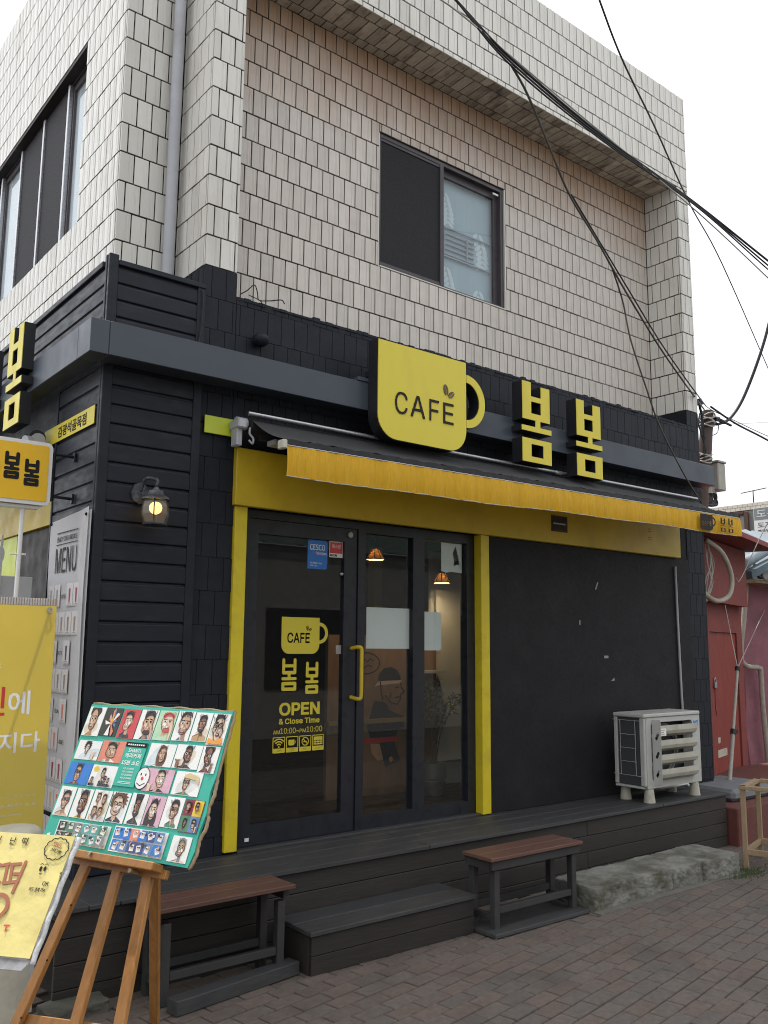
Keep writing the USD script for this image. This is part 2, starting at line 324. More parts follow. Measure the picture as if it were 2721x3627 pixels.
def pix_area(quad):
    q, z = project(quad)
    if (z < .1).any(): return 0
    m = q.mean(0)
    if not (-60 < m[0] < W+60 and -60 < m[1] < H+60): return 0
    x, y = q[:, 0], q[:, 1]; return .5*abs(np.dot(x, np.roll(y, -1))-np.dot(y, np.roll(x, -1)))
def hidden_low(c):   # under the step, benches, deck: not seen
    return (.72 < c[0] < 1.95 and c[1] > -.88) or c[1] > -.55
_ar = np.array([0 if hidden_low(c) else pix_area(v[8:12]) for c, v, k in pav]); _top = set(np.argsort(-_ar)[:300].tolist())
_rest = {}
for i, (c, v, k) in enumerate(pav):
    if i in _top: part(gnd, 'paving_brick', (v, _pf), PAV[k])
    else: _rest.setdefault(k, []).append((v, _pf))
for k, ms in _rest.items(): part(gnd, 'brick_paving', ms, PAV[k], kind='stuff')

# ================================================================ THE CAFE BUILDING
bld = thing('cafe_building', 'two storey corner building in cream ribbed tiles with a black painted ground floor', 'building', (3.1, 3.5, 0))
ROW = .21; Z0 = 6.027; ZP = 3.98; TOPZ = Z0+8*ROW; TW = .1062
YR = .405; XA, XB, XC, XD = .432, .670, 5.896, 6.108; YA = .456
WX0, WX1, WZ0, WZ1 = 2.170, 3.668, Z0-6*ROW, 5.952          # front window
LY0, LY1, LZ0, LZ1 = 1.245, 4.25, Z0-6*ROW, 6.237           # window in the left face

def P(*a): return Polygon(a)
# backing walls, set 7 mm behind the faces of the tiles
fr = front(0, .007, 0)
frame_shape = sbox(XA+.007, ZP, XD-.007, TOPZ-.01).difference(sbox(XB-.007, ZP, XC+.007, 6.650))
part(bld, 'front_wall', Frame((0, .117, 0), (1, 0, 0), (0, 0, 1)).ext(frame_shape, .11), 'grout')
lower = sbox(XA+.007, .40, XD-.007, ZP-.02).difference(sbox(.70, .30, 2.99, 2.62))
part(bld, 'ground_floor_wall', Frame((0, .117, 0), (1, 0, 0), (0, 0, 1)).ext(lower, .11), 'grout_black')
part(bld, 'recessed_wall', Frame((0, .52, 0), (1, 0, 0), (0, 0, 1)).ext(sbox(XB-.05, 3.6, XC+.05, 6.648).difference(sbox(WX0, WZ0, WX1, WZ1)), .108), 'grout')
part(bld, 'ledge', box(XB, XC, .118, .411, 3.90, ZP-.02), 'paint_black')
part(bld, 'soffit', box(XB, XC, .118, .411, 6.622, 6.70), 'grout')
part(bld, 'pier_return', [box(XA+.007, XB-.002, .118, .411, 3.95, 6.62), box(XA+.007, XB-.002, .118, .455, 6.62, TOPZ-.02)], 'grout')
part(bld, 'pier_return', box(XC+.007, XD-.007, .118, 6.9, .35, TOPZ-.02), 'grout')
part(bld, 'corner_wall', box(.007, XA+.006, YA+.007, .56, 3.0, TOPZ-.01), 'grout')
part(bld, 'left_wall', Frame((.11, 0, 0), (0, -1, 0), (0, 0, 1)).ext(sbox(-7, 2.9, -.561, TOPZ-.01).difference(sbox(-LY1, LZ0, -LY0, LZ1)), .103), 'grout')
part(bld, 'back_wall', box(.12, XC, 6.8, 6.9, 0, TOPZ-.05), 'concrete')
part(bld, 'roof', box(.12, XC, .53, 6.79, 7.2, 7.35), 'concrete')
part(bld, 'parapet_cap', [box(XA+.01, XD-.01, .012, .14, TOPZ-.012, TOPZ-.004), box(.01, .13, .47, 6.9, TOPZ-.012, TOPZ-.004)], 'mortar')

_tt = {}
def tile_local(w, h, plain=False):
    """A ribbed tile: a wide smooth band, then raised ribs with grooves between; local x, depth, height."""
    key = (round(w, 4), round(h, 4), plain)
    if key not in _tt:
        if w < .05 or plain: pr = [(0, -.011), (0, -.0015), (.0015, 0), (w-.0015, 0), (w, -.0015), (w, -.011)]
        else:
            pr = [(0, -.011), (0, -.0015), (.0015, 0)]
            for q in (.62, .70, .86): pr += [(w*q, 0), (w*q+.0008, -.0014), (w*q+.0026, -.0014), (w*q+.0034, 0)]
            pr += [(w-.0015, 0), (w, -.0015), (w, -.011)]
        m = trimesh.creation.extrude_polygon(Polygon([(a, b) for a, b in pr][::-1]), h, engine='earcut')
        v = np.array(m.vertices)
        _tt[key] = (np.stack([v[:, 0], v[:, 2], v[:, 1]], 1), np.array(m.faces)[:, ::-1])
    return _tt[key]
tiles = []      # (pixel area, vertices, faces, material, wall)
def tile_wall(F, u1, z0, z1, holes=(), mats=None, phase=0., start=0, rows=None, wall='', plain=False):
    rows = rows or [(Z0-k*ROW, Z0-(k-1)*ROW) for k in range(-8, 28)]
    for k, (a, b) in enumerate(rows):
        a, b = max(a, z0), min(b, z1)
        if b-a < .02: continue
        off = phase+(TW/2 if (k+start) % 2 else 0); i0 = math.floor(-off/TW)-1; x = i0*TW+off
        while x < u1:
            x0, x1 = max(x, 0), min(x+TW, u1); x += TW
            if x1-x0 < .012: continue
            rects = [(x0, a, x1, b)]
            for h in holes:
                nx = []
                for (p, q, r, s) in rects:
                    if r <= h[0] or p >= h[2] or s <= h[1] or q >= h[3]: nx.append((p, q, r, s)); continue
                    if p < h[0]: nx.append((p, q, h[0], s))
                    if r > h[2]: nx.append((h[2], q, r, s))
                    c, d = max(p, h[0]), min(r, h[2])
                    if q < h[1]: nx.append((c, q, d, h[1]))
                    if s > h[3]: nx.append((c, h[3], d, s))
                rects = nx
            for (p, q, r, s) in rects:
                if r-p < .012 or s-q < .014: continue
                g = .0016 if plain else .0046; gv = g if plain else .0058; v, f = tile_local(r-p-2*g, s-q-2*gv, plain)
                jit = RNG.normal(0, .0007, 2)
                w = F.o+(v[:, :1]+p+g)*F.u+(v[:, 1:2]+q+gv+RNG.normal(0, .0006))*F.v+(v[:, 2:3]+jit[0])*F.n
                quad = np.array([F.p(p, q), F.p(r, q), F.p(r, s), F.p(p, s)])
                tiles.append((pix_area(quad) if (CAM-F.o)@F.n > 0 else 0, w, f, mats(q, s, quad) if mats else 'tile_cream', wall))
bw = lambda q, s, quad: 'tile_cream' if q > 4.10 else 'paint_black'
# above: corner face, pier, band, recess, right pier and its return, left face
tile_wall(Frame((0, YA, 0), (1, 0, 0), (0, 0, 1)), XA, 3.93, TOPZ, start=0, wall='corner')
tile_wall(Frame((XA, YA, 0), (0, -1, 0), (0, 0, 1)), YA-.012, 3.93, TOPZ, mats=bw, start=1, wall='return')
tile_wall(front(XA, 0, 0), XB-XA, 4.137, 6.606, mats=bw, start=1, wall='pier'); tile_wall(front(XA, 0, 0), XB-XA, 3.10, 4.137, mats=bw, start=1, wall='pier', plain=True, holes=[(0, 3.36, 1, 3.50)])
tile_wall(front(XA, 0, 0), XD-XA, 6.606, TOPZ, phase=.02, start=1, wall='band')
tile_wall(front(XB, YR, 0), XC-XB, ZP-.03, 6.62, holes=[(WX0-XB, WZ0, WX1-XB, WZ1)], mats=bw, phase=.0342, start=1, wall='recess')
tile_wall(Frame((XC, YR, 0), (0, -1, 0), (0, 0, 1)), YR-.012, ZP, 6.62, mats=bw, start=0, wall='return')
tile_wall(front(XC, 0, 0), XD-XC, 4.137, 6.606, mats=bw, phase=.02, start=1, wall='pier'); tile_wall(front(XC, 0, 0), XD-XC, ZP, 4.137, mats=bw, phase=.02, start=1, wall='pier', plain=True)
tile_wall(Frame((0, 7, 0), (0, -1, 0), (0, 0, 1)), 7-YA-.012, 3.9, TOPZ, holes=[(7-LY1, LZ0, 7-LY0, LZ1)], phase=.03, start=1, wall='left')
so = Frame((XB, YR, 6.615), (1, 0, 0), (0, -1, 0))
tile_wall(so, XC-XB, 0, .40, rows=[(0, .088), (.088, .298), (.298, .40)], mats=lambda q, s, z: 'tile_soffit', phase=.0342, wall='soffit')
# painted tiles: strip over and under the fascia beam, piers beside the shop front
blk = lambda q, s, quad: 'paint_black'
tile_wall(front(XB, 0, 0), XC-XB, 2.90, ZP, mats=blk, phase=.03, start=1, plain=True, wall='strip', holes=[(0, 3.36, XC, 3.50)])
tile_wall(front(XC, 0, 0), XD-XC, 2.90, ZP, mats=blk, phase=.02, start=1, plain=True, wall='pier', holes=[(0, 3.36, 1, 3.50)])
tile_wall(front(XA, 0, 0), .705-XA, .455, 3.10, mats=blk, start=1, plain=True, wall='pier')
tile_wall(front(5.80, 0, 0), XD-5.80, .455, 2.90, mats=blk, phase=.02, start=1, plain=True, wall='pier')
order = sorted(range(len(tiles)), key=lambda i: -tiles[i][0])
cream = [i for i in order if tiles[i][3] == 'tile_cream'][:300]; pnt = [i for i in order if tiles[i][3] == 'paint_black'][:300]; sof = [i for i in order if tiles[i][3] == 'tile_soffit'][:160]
# the recess tiles turn brown under the soffit, fading downwards and breaking up with noise
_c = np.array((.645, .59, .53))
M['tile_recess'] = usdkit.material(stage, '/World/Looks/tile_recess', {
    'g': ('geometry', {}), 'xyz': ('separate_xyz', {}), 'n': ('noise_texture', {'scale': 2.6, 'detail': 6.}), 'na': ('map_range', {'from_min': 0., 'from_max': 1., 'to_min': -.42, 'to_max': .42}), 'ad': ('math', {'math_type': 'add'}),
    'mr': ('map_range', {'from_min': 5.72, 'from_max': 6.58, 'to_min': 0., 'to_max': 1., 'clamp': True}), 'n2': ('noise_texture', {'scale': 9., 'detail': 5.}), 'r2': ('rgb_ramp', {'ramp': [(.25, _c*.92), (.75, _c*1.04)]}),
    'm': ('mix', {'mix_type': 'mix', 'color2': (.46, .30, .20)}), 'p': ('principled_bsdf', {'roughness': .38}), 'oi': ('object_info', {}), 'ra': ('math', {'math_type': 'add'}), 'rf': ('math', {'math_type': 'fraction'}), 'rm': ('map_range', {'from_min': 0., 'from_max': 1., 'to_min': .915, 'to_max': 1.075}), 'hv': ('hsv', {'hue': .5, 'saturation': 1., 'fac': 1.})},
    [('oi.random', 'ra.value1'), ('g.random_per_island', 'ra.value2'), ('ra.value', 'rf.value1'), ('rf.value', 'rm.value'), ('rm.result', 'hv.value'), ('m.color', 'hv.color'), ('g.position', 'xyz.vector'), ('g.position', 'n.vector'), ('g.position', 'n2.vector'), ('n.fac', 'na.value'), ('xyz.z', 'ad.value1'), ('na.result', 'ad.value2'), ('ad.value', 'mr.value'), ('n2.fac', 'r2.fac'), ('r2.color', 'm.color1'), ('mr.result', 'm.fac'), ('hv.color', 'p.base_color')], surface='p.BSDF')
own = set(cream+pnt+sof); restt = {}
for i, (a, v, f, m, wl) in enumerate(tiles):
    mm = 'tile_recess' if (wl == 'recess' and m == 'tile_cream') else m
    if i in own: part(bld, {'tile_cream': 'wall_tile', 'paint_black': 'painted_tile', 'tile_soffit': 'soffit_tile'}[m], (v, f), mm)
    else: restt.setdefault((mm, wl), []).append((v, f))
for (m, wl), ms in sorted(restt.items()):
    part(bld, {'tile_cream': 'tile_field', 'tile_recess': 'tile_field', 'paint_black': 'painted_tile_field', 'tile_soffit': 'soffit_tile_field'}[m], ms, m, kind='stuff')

# ---- the front window: dark sliding sash with screen, frosted pane over a flowered curtain and a grille
wf = front(0, YR+.045, 0)
win = part(bld, 'front_window', wf.ext(sbox(WX0, WZ0, WX1, WZ1).difference(sbox(WX0+.028, WZ0+.03, WX1-.05, WZ1-.035)), .05, -.02), 'win_frame')
part(win, 'reveal', [box(WX0+.001, WX0+.012, YR+.012, YR+.05, WZ0+.002, WZ1-.002), box(WX0+.014, WX1-.014, YR-.004, YR+.05, WZ0+.001, WZ0+.010), box(WX1-.012, WX1-.001, YR-.003, YR+.12, WZ0+.002, WZ1-.002)], 'tile_cream')
MXW = 2.884
part(win, 'sash', [box(MXW-.022, MXW+.022, YR+.012, YR+.05, WZ0+.03, WZ1-.035, .003), box(WX0+.028, MXW-.022, YR+.02, YR+.045, WZ0+.03, WZ0+.055), box(WX0+.028, MXW-.022, YR+.02, YR+.045, WZ1-.06, WZ1-.035)], 'win_frame')
part(win, 'screen', box(WX0+.028, MXW-.022, YR+.028, YR+.034, WZ0+.055, WZ1-.06), 'screen')
part(win, 'inner_frame', [box(WX1-.10, WX1-.05, YR+.06, YR+.09, WZ0+.03, WZ1-.035), box(MXW+.02, WX1-.10, YR+.06, YR+.09, WZ1-.10, WZ1-.035), box(MXW+.02, WX1-.10, YR+.06, YR+.09, WZ0+.03, WZ0+.05)], 'win_frame')
part(win, 'pane', box(MXW+.02, WX1-.10, YR+.072, YR+.078, WZ0+.05, WZ1-.10), 'window_glass')
gx0, gx1 = MXW+.03, 3.36
part(win, 'grille', [box(gx0, gx1, YR+.098, YR+.108, 5.155+k*.048, 5.168+k*.048) for k in range(5)]+[box(x, x+.012, YR+.094, YR+.104, 5.15, 5.365) for x in (gx0+.07, gx1-.10)]+[box(gx0, WX1-.1, YR+.094, YR+.104, 5.13, 5.142), box(gx0, WX1-.1, YR+.094, YR+.104, 5.40, 5.412)], 'pipe_grey')
part(win, 'curtain', box(MXW-.1, WX1-.02, YR+.115, YR+.122, WZ0+.01, WZ1-.02), 'curtain')
part(win, 'room_backing', box(WX0-.05, WX1+.05, YR+.5, YR+.52, WZ0-.1, WZ1+.1), 'room_dark')
cf = front(0, YR+.1145, 0); lv = []
for (cx, cz, s) in ((3.0, 5.72, 1.), (3.42, 5.45, 1.15), (3.02, 5.02, 1.), (3.42, 4.90, 1.1)):
    pts = [(cx+s*.05*math.sin(t*2.2), cz-s*.26*t) for t in np.linspace(0, 1, 8)]
    lv.append(stroke(pts, .006))
    for t in np.linspace(.02, .98, 7):
        for sd in (-1, 1):
            q = affinity.rotate(affinity.scale(Point(0, 0).buffer(1, quad_segs=5), .018*s, .042*s), sd*(35+20*t)); lv.append(mv(q, cx+s*.05*math.sin(t*2.2)+sd*.035*s, cz-s*.26*t-.01))
part(win, 'curtain_print', cf.ext(unary_union(lv), .002, .001), 'curtain_leaf')
part(win, 'label_strip', box(3.53, 3.60, YR+.02, YR+.026, 5.872, 5.89), 'print_white')

# ---- the long window in the left face
lw = Frame((.10, 0, 0), (0, -1, 0), (0, 0, 1))
win2 = part(bld, 'side_window', lw.ext(sbox(-LY1, LZ0, -LY0, LZ1).difference(sbox(-LY1+.03, LZ0+.03, -LY0-.03, LZ1-.05)), .05, -.03), 'win_frame')
part(win2, 'head', box(.004, .10, LY0+.003, LY1-.003, LZ1-.03, LZ1-.003), 'room_dark')
ys = [1.80, 2.42, 3.05, 3.67]
for y in ys: part(win2, 'mullion', box(.055, .09, y-.018, y+.018, LZ0+.03, LZ1-.05, .003), 'alu')
for a, b, dark in ((LY0+.03, ys[0], 0), (ys[0], ys[1], 1), (ys[1], ys[2], 1), (ys[2], ys[3], 0), (ys[3], LY1-.03, 0)):
    if dark: part(win2, 'dark_screen', box(.072, .078, a+.02, b-.02, LZ0+.04, LZ1-.06), 'screen')
    else:
        part(win2, 'pane', box(.10, .106, a+.02, b-.02, LZ0+.05, LZ1-.07), 'window_glass')
        part(win2, 'sash', lw.ext(sbox(-b+.02, LZ0+.04, -a-.02, LZ1-.06).difference(sbox(-b+.05, LZ0+.08, -a-.05, LZ1-.11)), .02, -.01), 'win_frame')
        part(win2, 'white_blind', box(.112, .118, a+.03, b-.03, LZ0+.0, LZ1-.02), 'paper_white')  # white sheet close behind the glass stands in for reflected sky
part(win2, 'room_backing', box(.5, .52, LY0-.1, LY1+.1, LZ0-.1, LZ1+.1), 'room_dark')

# ---- black ribbed siding round the corner
SX, SY = -.2, -.03
def siding(F, w, z0, z1, name, label=None):
    n = max(1, round((z1-z0)/.1145)); h = (z1-z0)/n
    for k in range(n):
        pr = Polygon([(-.02, 0), (-.001, .002), (0, .008), (0, h*.80), (-.002, h*.84), (-.009, h*.87), (-.010, h*.94), (-.004, h*.985), (-.02, h*.999)])
        m = trimesh.creation.extrude_polygon(pr, w, engine='earcut'); v = np.array(m.vertices)
        part(bld, name, F.put(trimesh.Trimesh(np.stack([v[:, 2], v[:, 1]+z0+k*h, v[:, 0]], 1), m.faces, process=False)), 'siding_black')
siding(front(SX+.055, SY, 0), XA-SX-.115, .46, 3.33, 'siding_board'); siding(front(SX+.055, SY, 0), XA-SX-.115, 3.53, 3.95, 'siding_board')
siding(leftface(SX, .72, 0), .72-SY-.05, .46, 3.33, 'siding_board'); siding(leftface(SX, 6, 0), 6-SY-.05, 3.53, 3.95, 'siding_board')
part(bld, 'siding_backing', [box(SX+.022, XA, SY+.022, .05, .42, 3.985), box(SX+.022, .006, .05, 6, 3.1, 3.985), box(SX+.022, .006, .051, .735, .40, 3.1)], 'siding_black')
part(bld, 'corner_trim', [box(SX-.006, SX+.054, SY-.008, SY+.02, .45, 3.33, .004), box(SX-.008, SX+.02, SY+.021, SY+.05, .45, 3.33, .004), box(SX-.006, SX+.052, SY-.008, SY+.02, 3.531, 4.015, .004), box(SX-.008, SX+.018, SY+.03, SY+.055, 3.531, 4.015, .004)], 'siding_black')
part(bld, 'side_trim', [box(XA-.058, XA-.003, SY-.006, SY+.02, .45, 3.33, .003), box(XA-.058, XA-.003, SY-.006, SY+.02, 3.531, 3.97, .003), box(SX-.006, SX+.02, .722, .745, .45, 3.33, .003)], 'siding_black')
part(bld, 'siding_cap', [box(SX+.053, XA-.002, SY-.012, .45, 3.951, 3.985, .004), box(SX-.014, .01, .056, 6, 3.951, 3.99, .004)], 'siding_black')
part(bld, 'fascia_beam', [box(-.35, -.241, -.2, 0, 3.33, 3.53, .003), box(-.35, SX-.03, .001, 3.2, 3.33, 3.53, .003), box(-.239, 6.03, -.2, -.034, 3.331, 3.531, .003)], 'fascia_grey')
part(bld, 'downpipe', tube([(.350, .385, z) for z in np.linspace(3.97, 7.9, 12)], .040, 14), 'pipe_grey', smooth=60)
# left side, beyond the siding: yellow lintel, lime wall, dark doorway
part(bld, 'yellow_side_lintel', box(-.05, .004, .75, 4.2, 2.52, 2.98), 'panel_yellow')
part(bld, 'side_doorway', box(-.02, .006, .75, 2.02, .1, 2.515), 'doorway_dark'); part(bld, 'lime_wall', box(-.03, .006, 2.03, 4.4, .1, 2.515), 'lime')
part(bld, 'side_wall', box(.02, .10, .75, 6.8, 0, 2.98), 'grout_black')

# ---- yellow shop-front panel, posts, board wall
part(bld, 'yellow_lintel', box(.685, 5.612, -.05, -.004, 2.585, 2.958, .004), 'panel_yellow')
part(bld, 'yellow_post', box(.702, .790, -.025, .06, .47, 2.583, .003), 'post_yellow'); part(bld, 'yellow_post', box(2.885, 2.975, -.03, .10, .46, 2.583, .003), 'post_yellow')
part(bld, 'black_board_wall', box(2.985, 5.797, -.006, .006, .456, 2.583), 'board_black')
vt = part(bld, 'vent', box(3.70, 3.905, -.056, -.0505, 2.684, 2.82), 'rust'); part(vt, 'vent_slot', box(3.715, 3.89, -.0605, -.0565, 2.70, 2.805), 'cable_black'); part(vt, 'vent_blade', box(3.715, 3.87, -.064, -.061, 2.745, 2.757), 'pipe_grey')
part(bld, 'conduit', tube(curve([(5.55, -.02, 2.50), (5.552, -.02, 2.36), (5.56, -.02, 1.8), (5.575, -.02, 1.16), (5.60, -.02, .70)]), .011, 8), 'pipe_grey', smooth=True)
part(bld, 'tape_scrap', [front(4.335, -.0075, 2.215).ext(affinity.rotate(sbox(0, 0, .016, .075), -28), .001), front(4.09, -.0075, 1.905).ext(sbox(0, 0, .016, .04), .001), front(4.42, -.0075, 1.62).ext(sbox(0, 0, .06, .022), .001), front(4.51, -.0075, 1.42).ext(P((0, 0), (.05, .004), (.045, .03)), .001)], 'print_grey')
for px in ((5.08, 2.80), (5.08, 2.72)): part(bld, 'screw_holes', [box(px[0]+i*.022, px[0]+i*.022+.006, -.0535, -.0502, px[1]+k*.022, px[1]+k*.022+.006) for i in range(3) for k in range(2)], 'print_black', kind='stuff')

# ---- glazed doors
GY = .08
FD = front(0, GY-.035, 0)
door = part(bld, 'door_frame', front(0, GY+.04, 0).ext(sbox(.80, .455, 2.884, 2.583).difference(unary_union([sbox(.846, .47, 1.735, 2.53), sbox(1.80, .56, 2.248, 2.51), sbox(2.36, .56, 2.80, 2.512)])), .075), 'frame_black')
leaf = part(bld, 'glass_door', front(0, GY+.02, 0).ext(sbox(.85, .472, 1.73, 2.527).difference(sbox(.922, .60, 1.62, 2.432)), .045), 'frame_black')
part(leaf, 'pane', box(.925, 1.617, GY-.004, GY+.004, .603, 2.429), 'door_glass')
h = .0
part(leaf, 'handle', [tube(curve([(1.69, GY-.02, 1.69), (1.705, -.005, 1.70), (1.722, -.02, 1.69), (1.724, -.022, 1.63), (1.724, -.022, 1.53), (1.724, -.022, 1.42), (1.722, -.02, 1.358), (1.705, -.005, 1.348), (1.69, GY-.02, 1.358)], 6), .0135, 10)], 'panel_yellow', smooth=True)
GF = front(0, GY-.0055, 0)
part(leaf, 'sensor', lathe([(0, 0), (.020, 0), (.020, .012), (.012, .015), (0, .015)], (0, 0, 0), 16).apply_transform(np.array([[1, 0, 0, 1.665], [0, 0, -1, GY-.026], [0, 1, 0, 2.484], [0, 0, 0, 1.]])), 'pipe_grey')
part(leaf, 'lock', move(trimesh.creation.icosphere(2, .014), None, (1.606, GY-.012, 2.205)), 'alu', smooth=True)
def mug(w, h):
    r = .17*w/.84
    body = sbox(0, 0, w, h); cor = lambda cx, sgn: sbox(min(cx, cx+sgn*r), 0, max(cx, cx+sgn*r), r).difference(Point(cx+sgn*r, r).buffer(r, quad_segs=8))
    body = body.difference(cor(0, 1)).difference(cor(w, -1))
    ring = lambda a, b: affinity.scale(Point(0, 0).buffer(1, quad_segs=12), a, b)
    hd = mv(ring(.235*w, .295*h), w, .575*h).difference(mv(ring(.155*w, .20*h), w, .575*h)).intersection(sbox(w-.002, 0, 2*w, h))
    return body, hd
def bean(w, rot):
    e = affinity.scale(Point(0, 0).buffer(1, quad_segs=8), w*.55, w); s = stroke([(0, -w*1.1), (w*.16, 0), (-w*.05, w*1.1)], w*.18)
    return affinity.rotate(e.difference(s), rot, origin=(0, 0))
def beans(w): return unary_union([bean(w, 12), mv(affinity.scale(bean(w, -52), .85, .85), w*1.25, -w*.55)])
def bom_square(w, h):
    """The syllable block as on the fascia: square strokes, notched top, two counters."""
    k, j = w/.35, h/.66
    top = sbox(.005, .345, .335, .66).difference(sbox(.113, .545, .225, .67)).difference(sbox(.113, .405, .222, .497)).difference(sbox(.22, .64, .34, .67))
    mid = unary_union([sbox(.155, .295, .218, .35), sbox(-.005, .25, .352, .298)])
    bot = sbox(0, 0, .35, .197).difference(sbox(.11, .052, .245, .148))
    return affinity.scale(unary_union([top, mid]), k, j, origin=(0, 0)), affinity.scale(bot, k, j, origin=(0, 0))
def bom_round(w, h, s):
    a, b = s/2, w-s/2
    return unary_union([stroke([(a+.04*w, h-s/2), (a+.04*w, h*.56), (b-.04*w, h*.56), (b-.04*w, h-s/2)], s), stroke([(a+.04*w, h*.77), (b-.04*w, h*.77)], s*.9), stroke([(w/2, h*.56), (w/2, h*.39)], s), stroke([(a, h*.375), (b, h*.375)], s*.9),
                        LineString([(a+.02*w, h*.225), (b-.02*w, h*.225), (b-.02*w, s/2), (a+.02*w, s/2), (a+.02*w, h*.225)]).buffer(s/2, quad_segs=4)])
bd, hd = mug(.303, .243)
cafe = mv(inter('CAFE', .068, .18, 2), .045, .072)
dec = unary_union([mv(bd.union(hd).difference(cafe).difference(mv(beans(.018), .205, .172)), 1.130, 1.652), mv(bom_round(.120, .212, .022), 1.137, 1.411), mv(bom_round(.108, .212, .022), 1.325, 1.388),
                   mv(inter('OPEN', .082, .32, 3), 1.127, 1.253), mv(inter('& Close Time', .036, .32, 2), 1.127, 1.198), mv(inter('AM', .024, .052), 1.085, 1.137), mv(inter('10:00~', .036, .145), 1.141, 1.137), mv(inter('PM', .024, .05), 1.29, 1.139), mv(inter('10:00', .036, .125), 1.345, 1.139)])
part(leaf, 'lettering', GF.ext(dec, .0012), 'sign_yellow')
ic = []
for k in range(4):
    x = 1.084+k*.1025; o = rrect(x, 1.017, x+.094, 1.118, .006); inn = sbox(x+.005, 1.046, x+.089, 1.113); cx, cy = x+.047, 1.080
    if k == 0: g = unary_union([Point(cx, 1.055).buffer(.006)]+[Point(cx, 1.055).buffer(r).difference(Point(cx, 1.055).buffer(r-.008)).intersection(P((cx, 1.052), (cx-.06, 1.112), (cx+.06, 1.112))) for r in (.022, .038, .054)])
    elif k == 1: a, b = mug(.045, .036); g = mv(a.union(b), x+.018, 1.060)
    elif k == 2: g = unary_union([Point(cx, cy).buffer(.028).difference(Point(cx, cy).buffer(.022)), stroke([(cx-.018, cy+.018), (cx+.018, cy-.018)], .006), sbox(cx-.015, cy-.005, cx+.012, cy+.002)])
    else: g = sbox(x+.012, 1.054, x+.082, 1.106).difference(unary_union([Point(x+.022+i*.0125, 1.066+j*.014).buffer(.0045) for i in range(5) for j in range(2)]))
    t = [('WIFI',), ('TAKE', 'OUT'), ('NO !',), ('Coupon',)][k]
    txt = unary_union([mv(inter(q, .011 if len(t) == 1 else .009, size=40), x+(.034 if len(q) < 5 else .025), 1.026-(.004 if len(t) > 1 else 0)+(.011*(len(t)-1-i))) for i, q in enumerate(t)])
    ic.append(o.difference(inn).union(g.intersection(inn)).difference(txt))
part(leaf, 'icon_row', GF.ext(unary_union(ic), .0012), 'sign_yellow')
part(leaf, 'blue_sticker', GF.ext(unary_union([sbox(1.322, 2.228, 1.485, 2.41), rrect(1.322, 2.25, 1.487, 2.428, .02)]).buffer(0).difference(sbox(1.475, 2.2, 1.5, 2.235)), .0012), 'print_blue', 'blue sticker with white lettering')
part(leaf, 'sticker_text', GF.ext(unary_union([mv(text('CESCO', .040, .125, 1), 1.340, 2.358), mv(inter('Members', .022, .085), 1.395, 2.327), mv(text('세스코멤버스 Zone', .014, .10, size=40), 1.342, 2.262), mv(inter('1588-1119', .010, .06, size=40), 1.342, 2.246)]), .0008, .0014), 'print_white')
part(leaf, 'sticker_swash', GF.ext(P((1.35, 2.346), (1.39, 2.337), (1.395, 2.341)), .0006, .0014), 'print_red')
part(leaf, 'red_sticker', [GF.ext(sbox(1.503, 2.318, 1.618, 2.431), .001)], 'print_white'); part(leaf, 'red_sticker_field', GF.ext(sbox(1.508, 2.347, 1.613, 2.424), .0008, .0013), 'print_red')
part(leaf, 'red_sticker_text', GF.ext(unary_union([mv(text('에스원', .028, .072), 1.524, 2.382)]), .0008, .0023), 'print_white'); part(leaf, 'red_sticker_name', GF.ext(mv(inter('SECOM', .015, .06, 3), 1.508, 2.325), .0008, .0013), 'print_black')
part(leaf, 'push_sticker', GF.ext(sbox(1.573, 1.652, 1.617, 1.712), .001), 'print_grey')
part(leaf, 'floor_tag', [front(.885, GY-.029, .50).ext(sbox(0, 0, .03, .022), .001)], 'print_white')
part(door, 'pane', box(1.80, 2.248, GY-.004, GY+.004, .56, 2.51), 'door_glass'); part(door, 'pane', box(2.36, 2.80, GY-.004, GY+.004, .56, 2.512), 'door_glass')
part(door, 'white_paper', box(1.845, 2.246, GY+.006, GY+.008, 1.690, 1.984), 'paper_white'); part(door, 'white_paper', box(2.372, 2.566, GY+.006, GY+.008, 1.680, 1.968), 'paper_white')
tn = Polygon([(2.568, 2.285), (2.62, 2.275), (2.68, 2.284), (2.787, 2.279), (2.787, 2.508), (2.568, 2.508)]).difference(Polygon([(2.72, 2.49), (2.69, 2.43), (2.705, 2.37), (2.70, 2.33), (2.735, 2.345), (2.765, 2.34), (2.745, 2.42)]))
part(door, 'torn_paper', front(0, GY+.010, 0).ext(tn, .002), 'paper_white', 'torn white paper in the top corner of the pane')
part(bld, 'door_sill', box(.80, 2.99, -.01, .15, .4545, .468, .002), 'sill_dark')

# ---- inside the cafe
part(bld, 'room_floor', box(.3, 5.6, .13, 3.6, .40, .452), 'room_floor'); part(bld, 'room_ceiling', box(.3, 5.6, .13, 3.6, 2.75, 2.80), 'room_dark'); part(bld, 'room_wall', [box(.3, 5.6, 3.55, 3.6, .452, 2.75), box(.55, .6, .14, 3.5, .452, 2.75), box(5.5, 5.55, .14, 3.5, .452, 2.75)], 'room_dark')
wall = part(bld, 'mural_partition', box(2.30, 3.52, 1.20, 1.24, .452, 1.80), 'room_wood')
part(wall, 'partition_ledge', box(2.30, 3.52, 1.17, 1.195, 1.05, 1.085), 'raw_wood')
wmur = front(0, 1.1985, 0)
part(wall, 'mural_cap', wmur.ext(Polygon([(2.83, 1.40), (2.85, 1.47), (2.90, 1.515), (2.98, 1.525), (3.05, 1.50), (3.09, 1.44), (3.09, 1.41)]), .002), 'print_black')
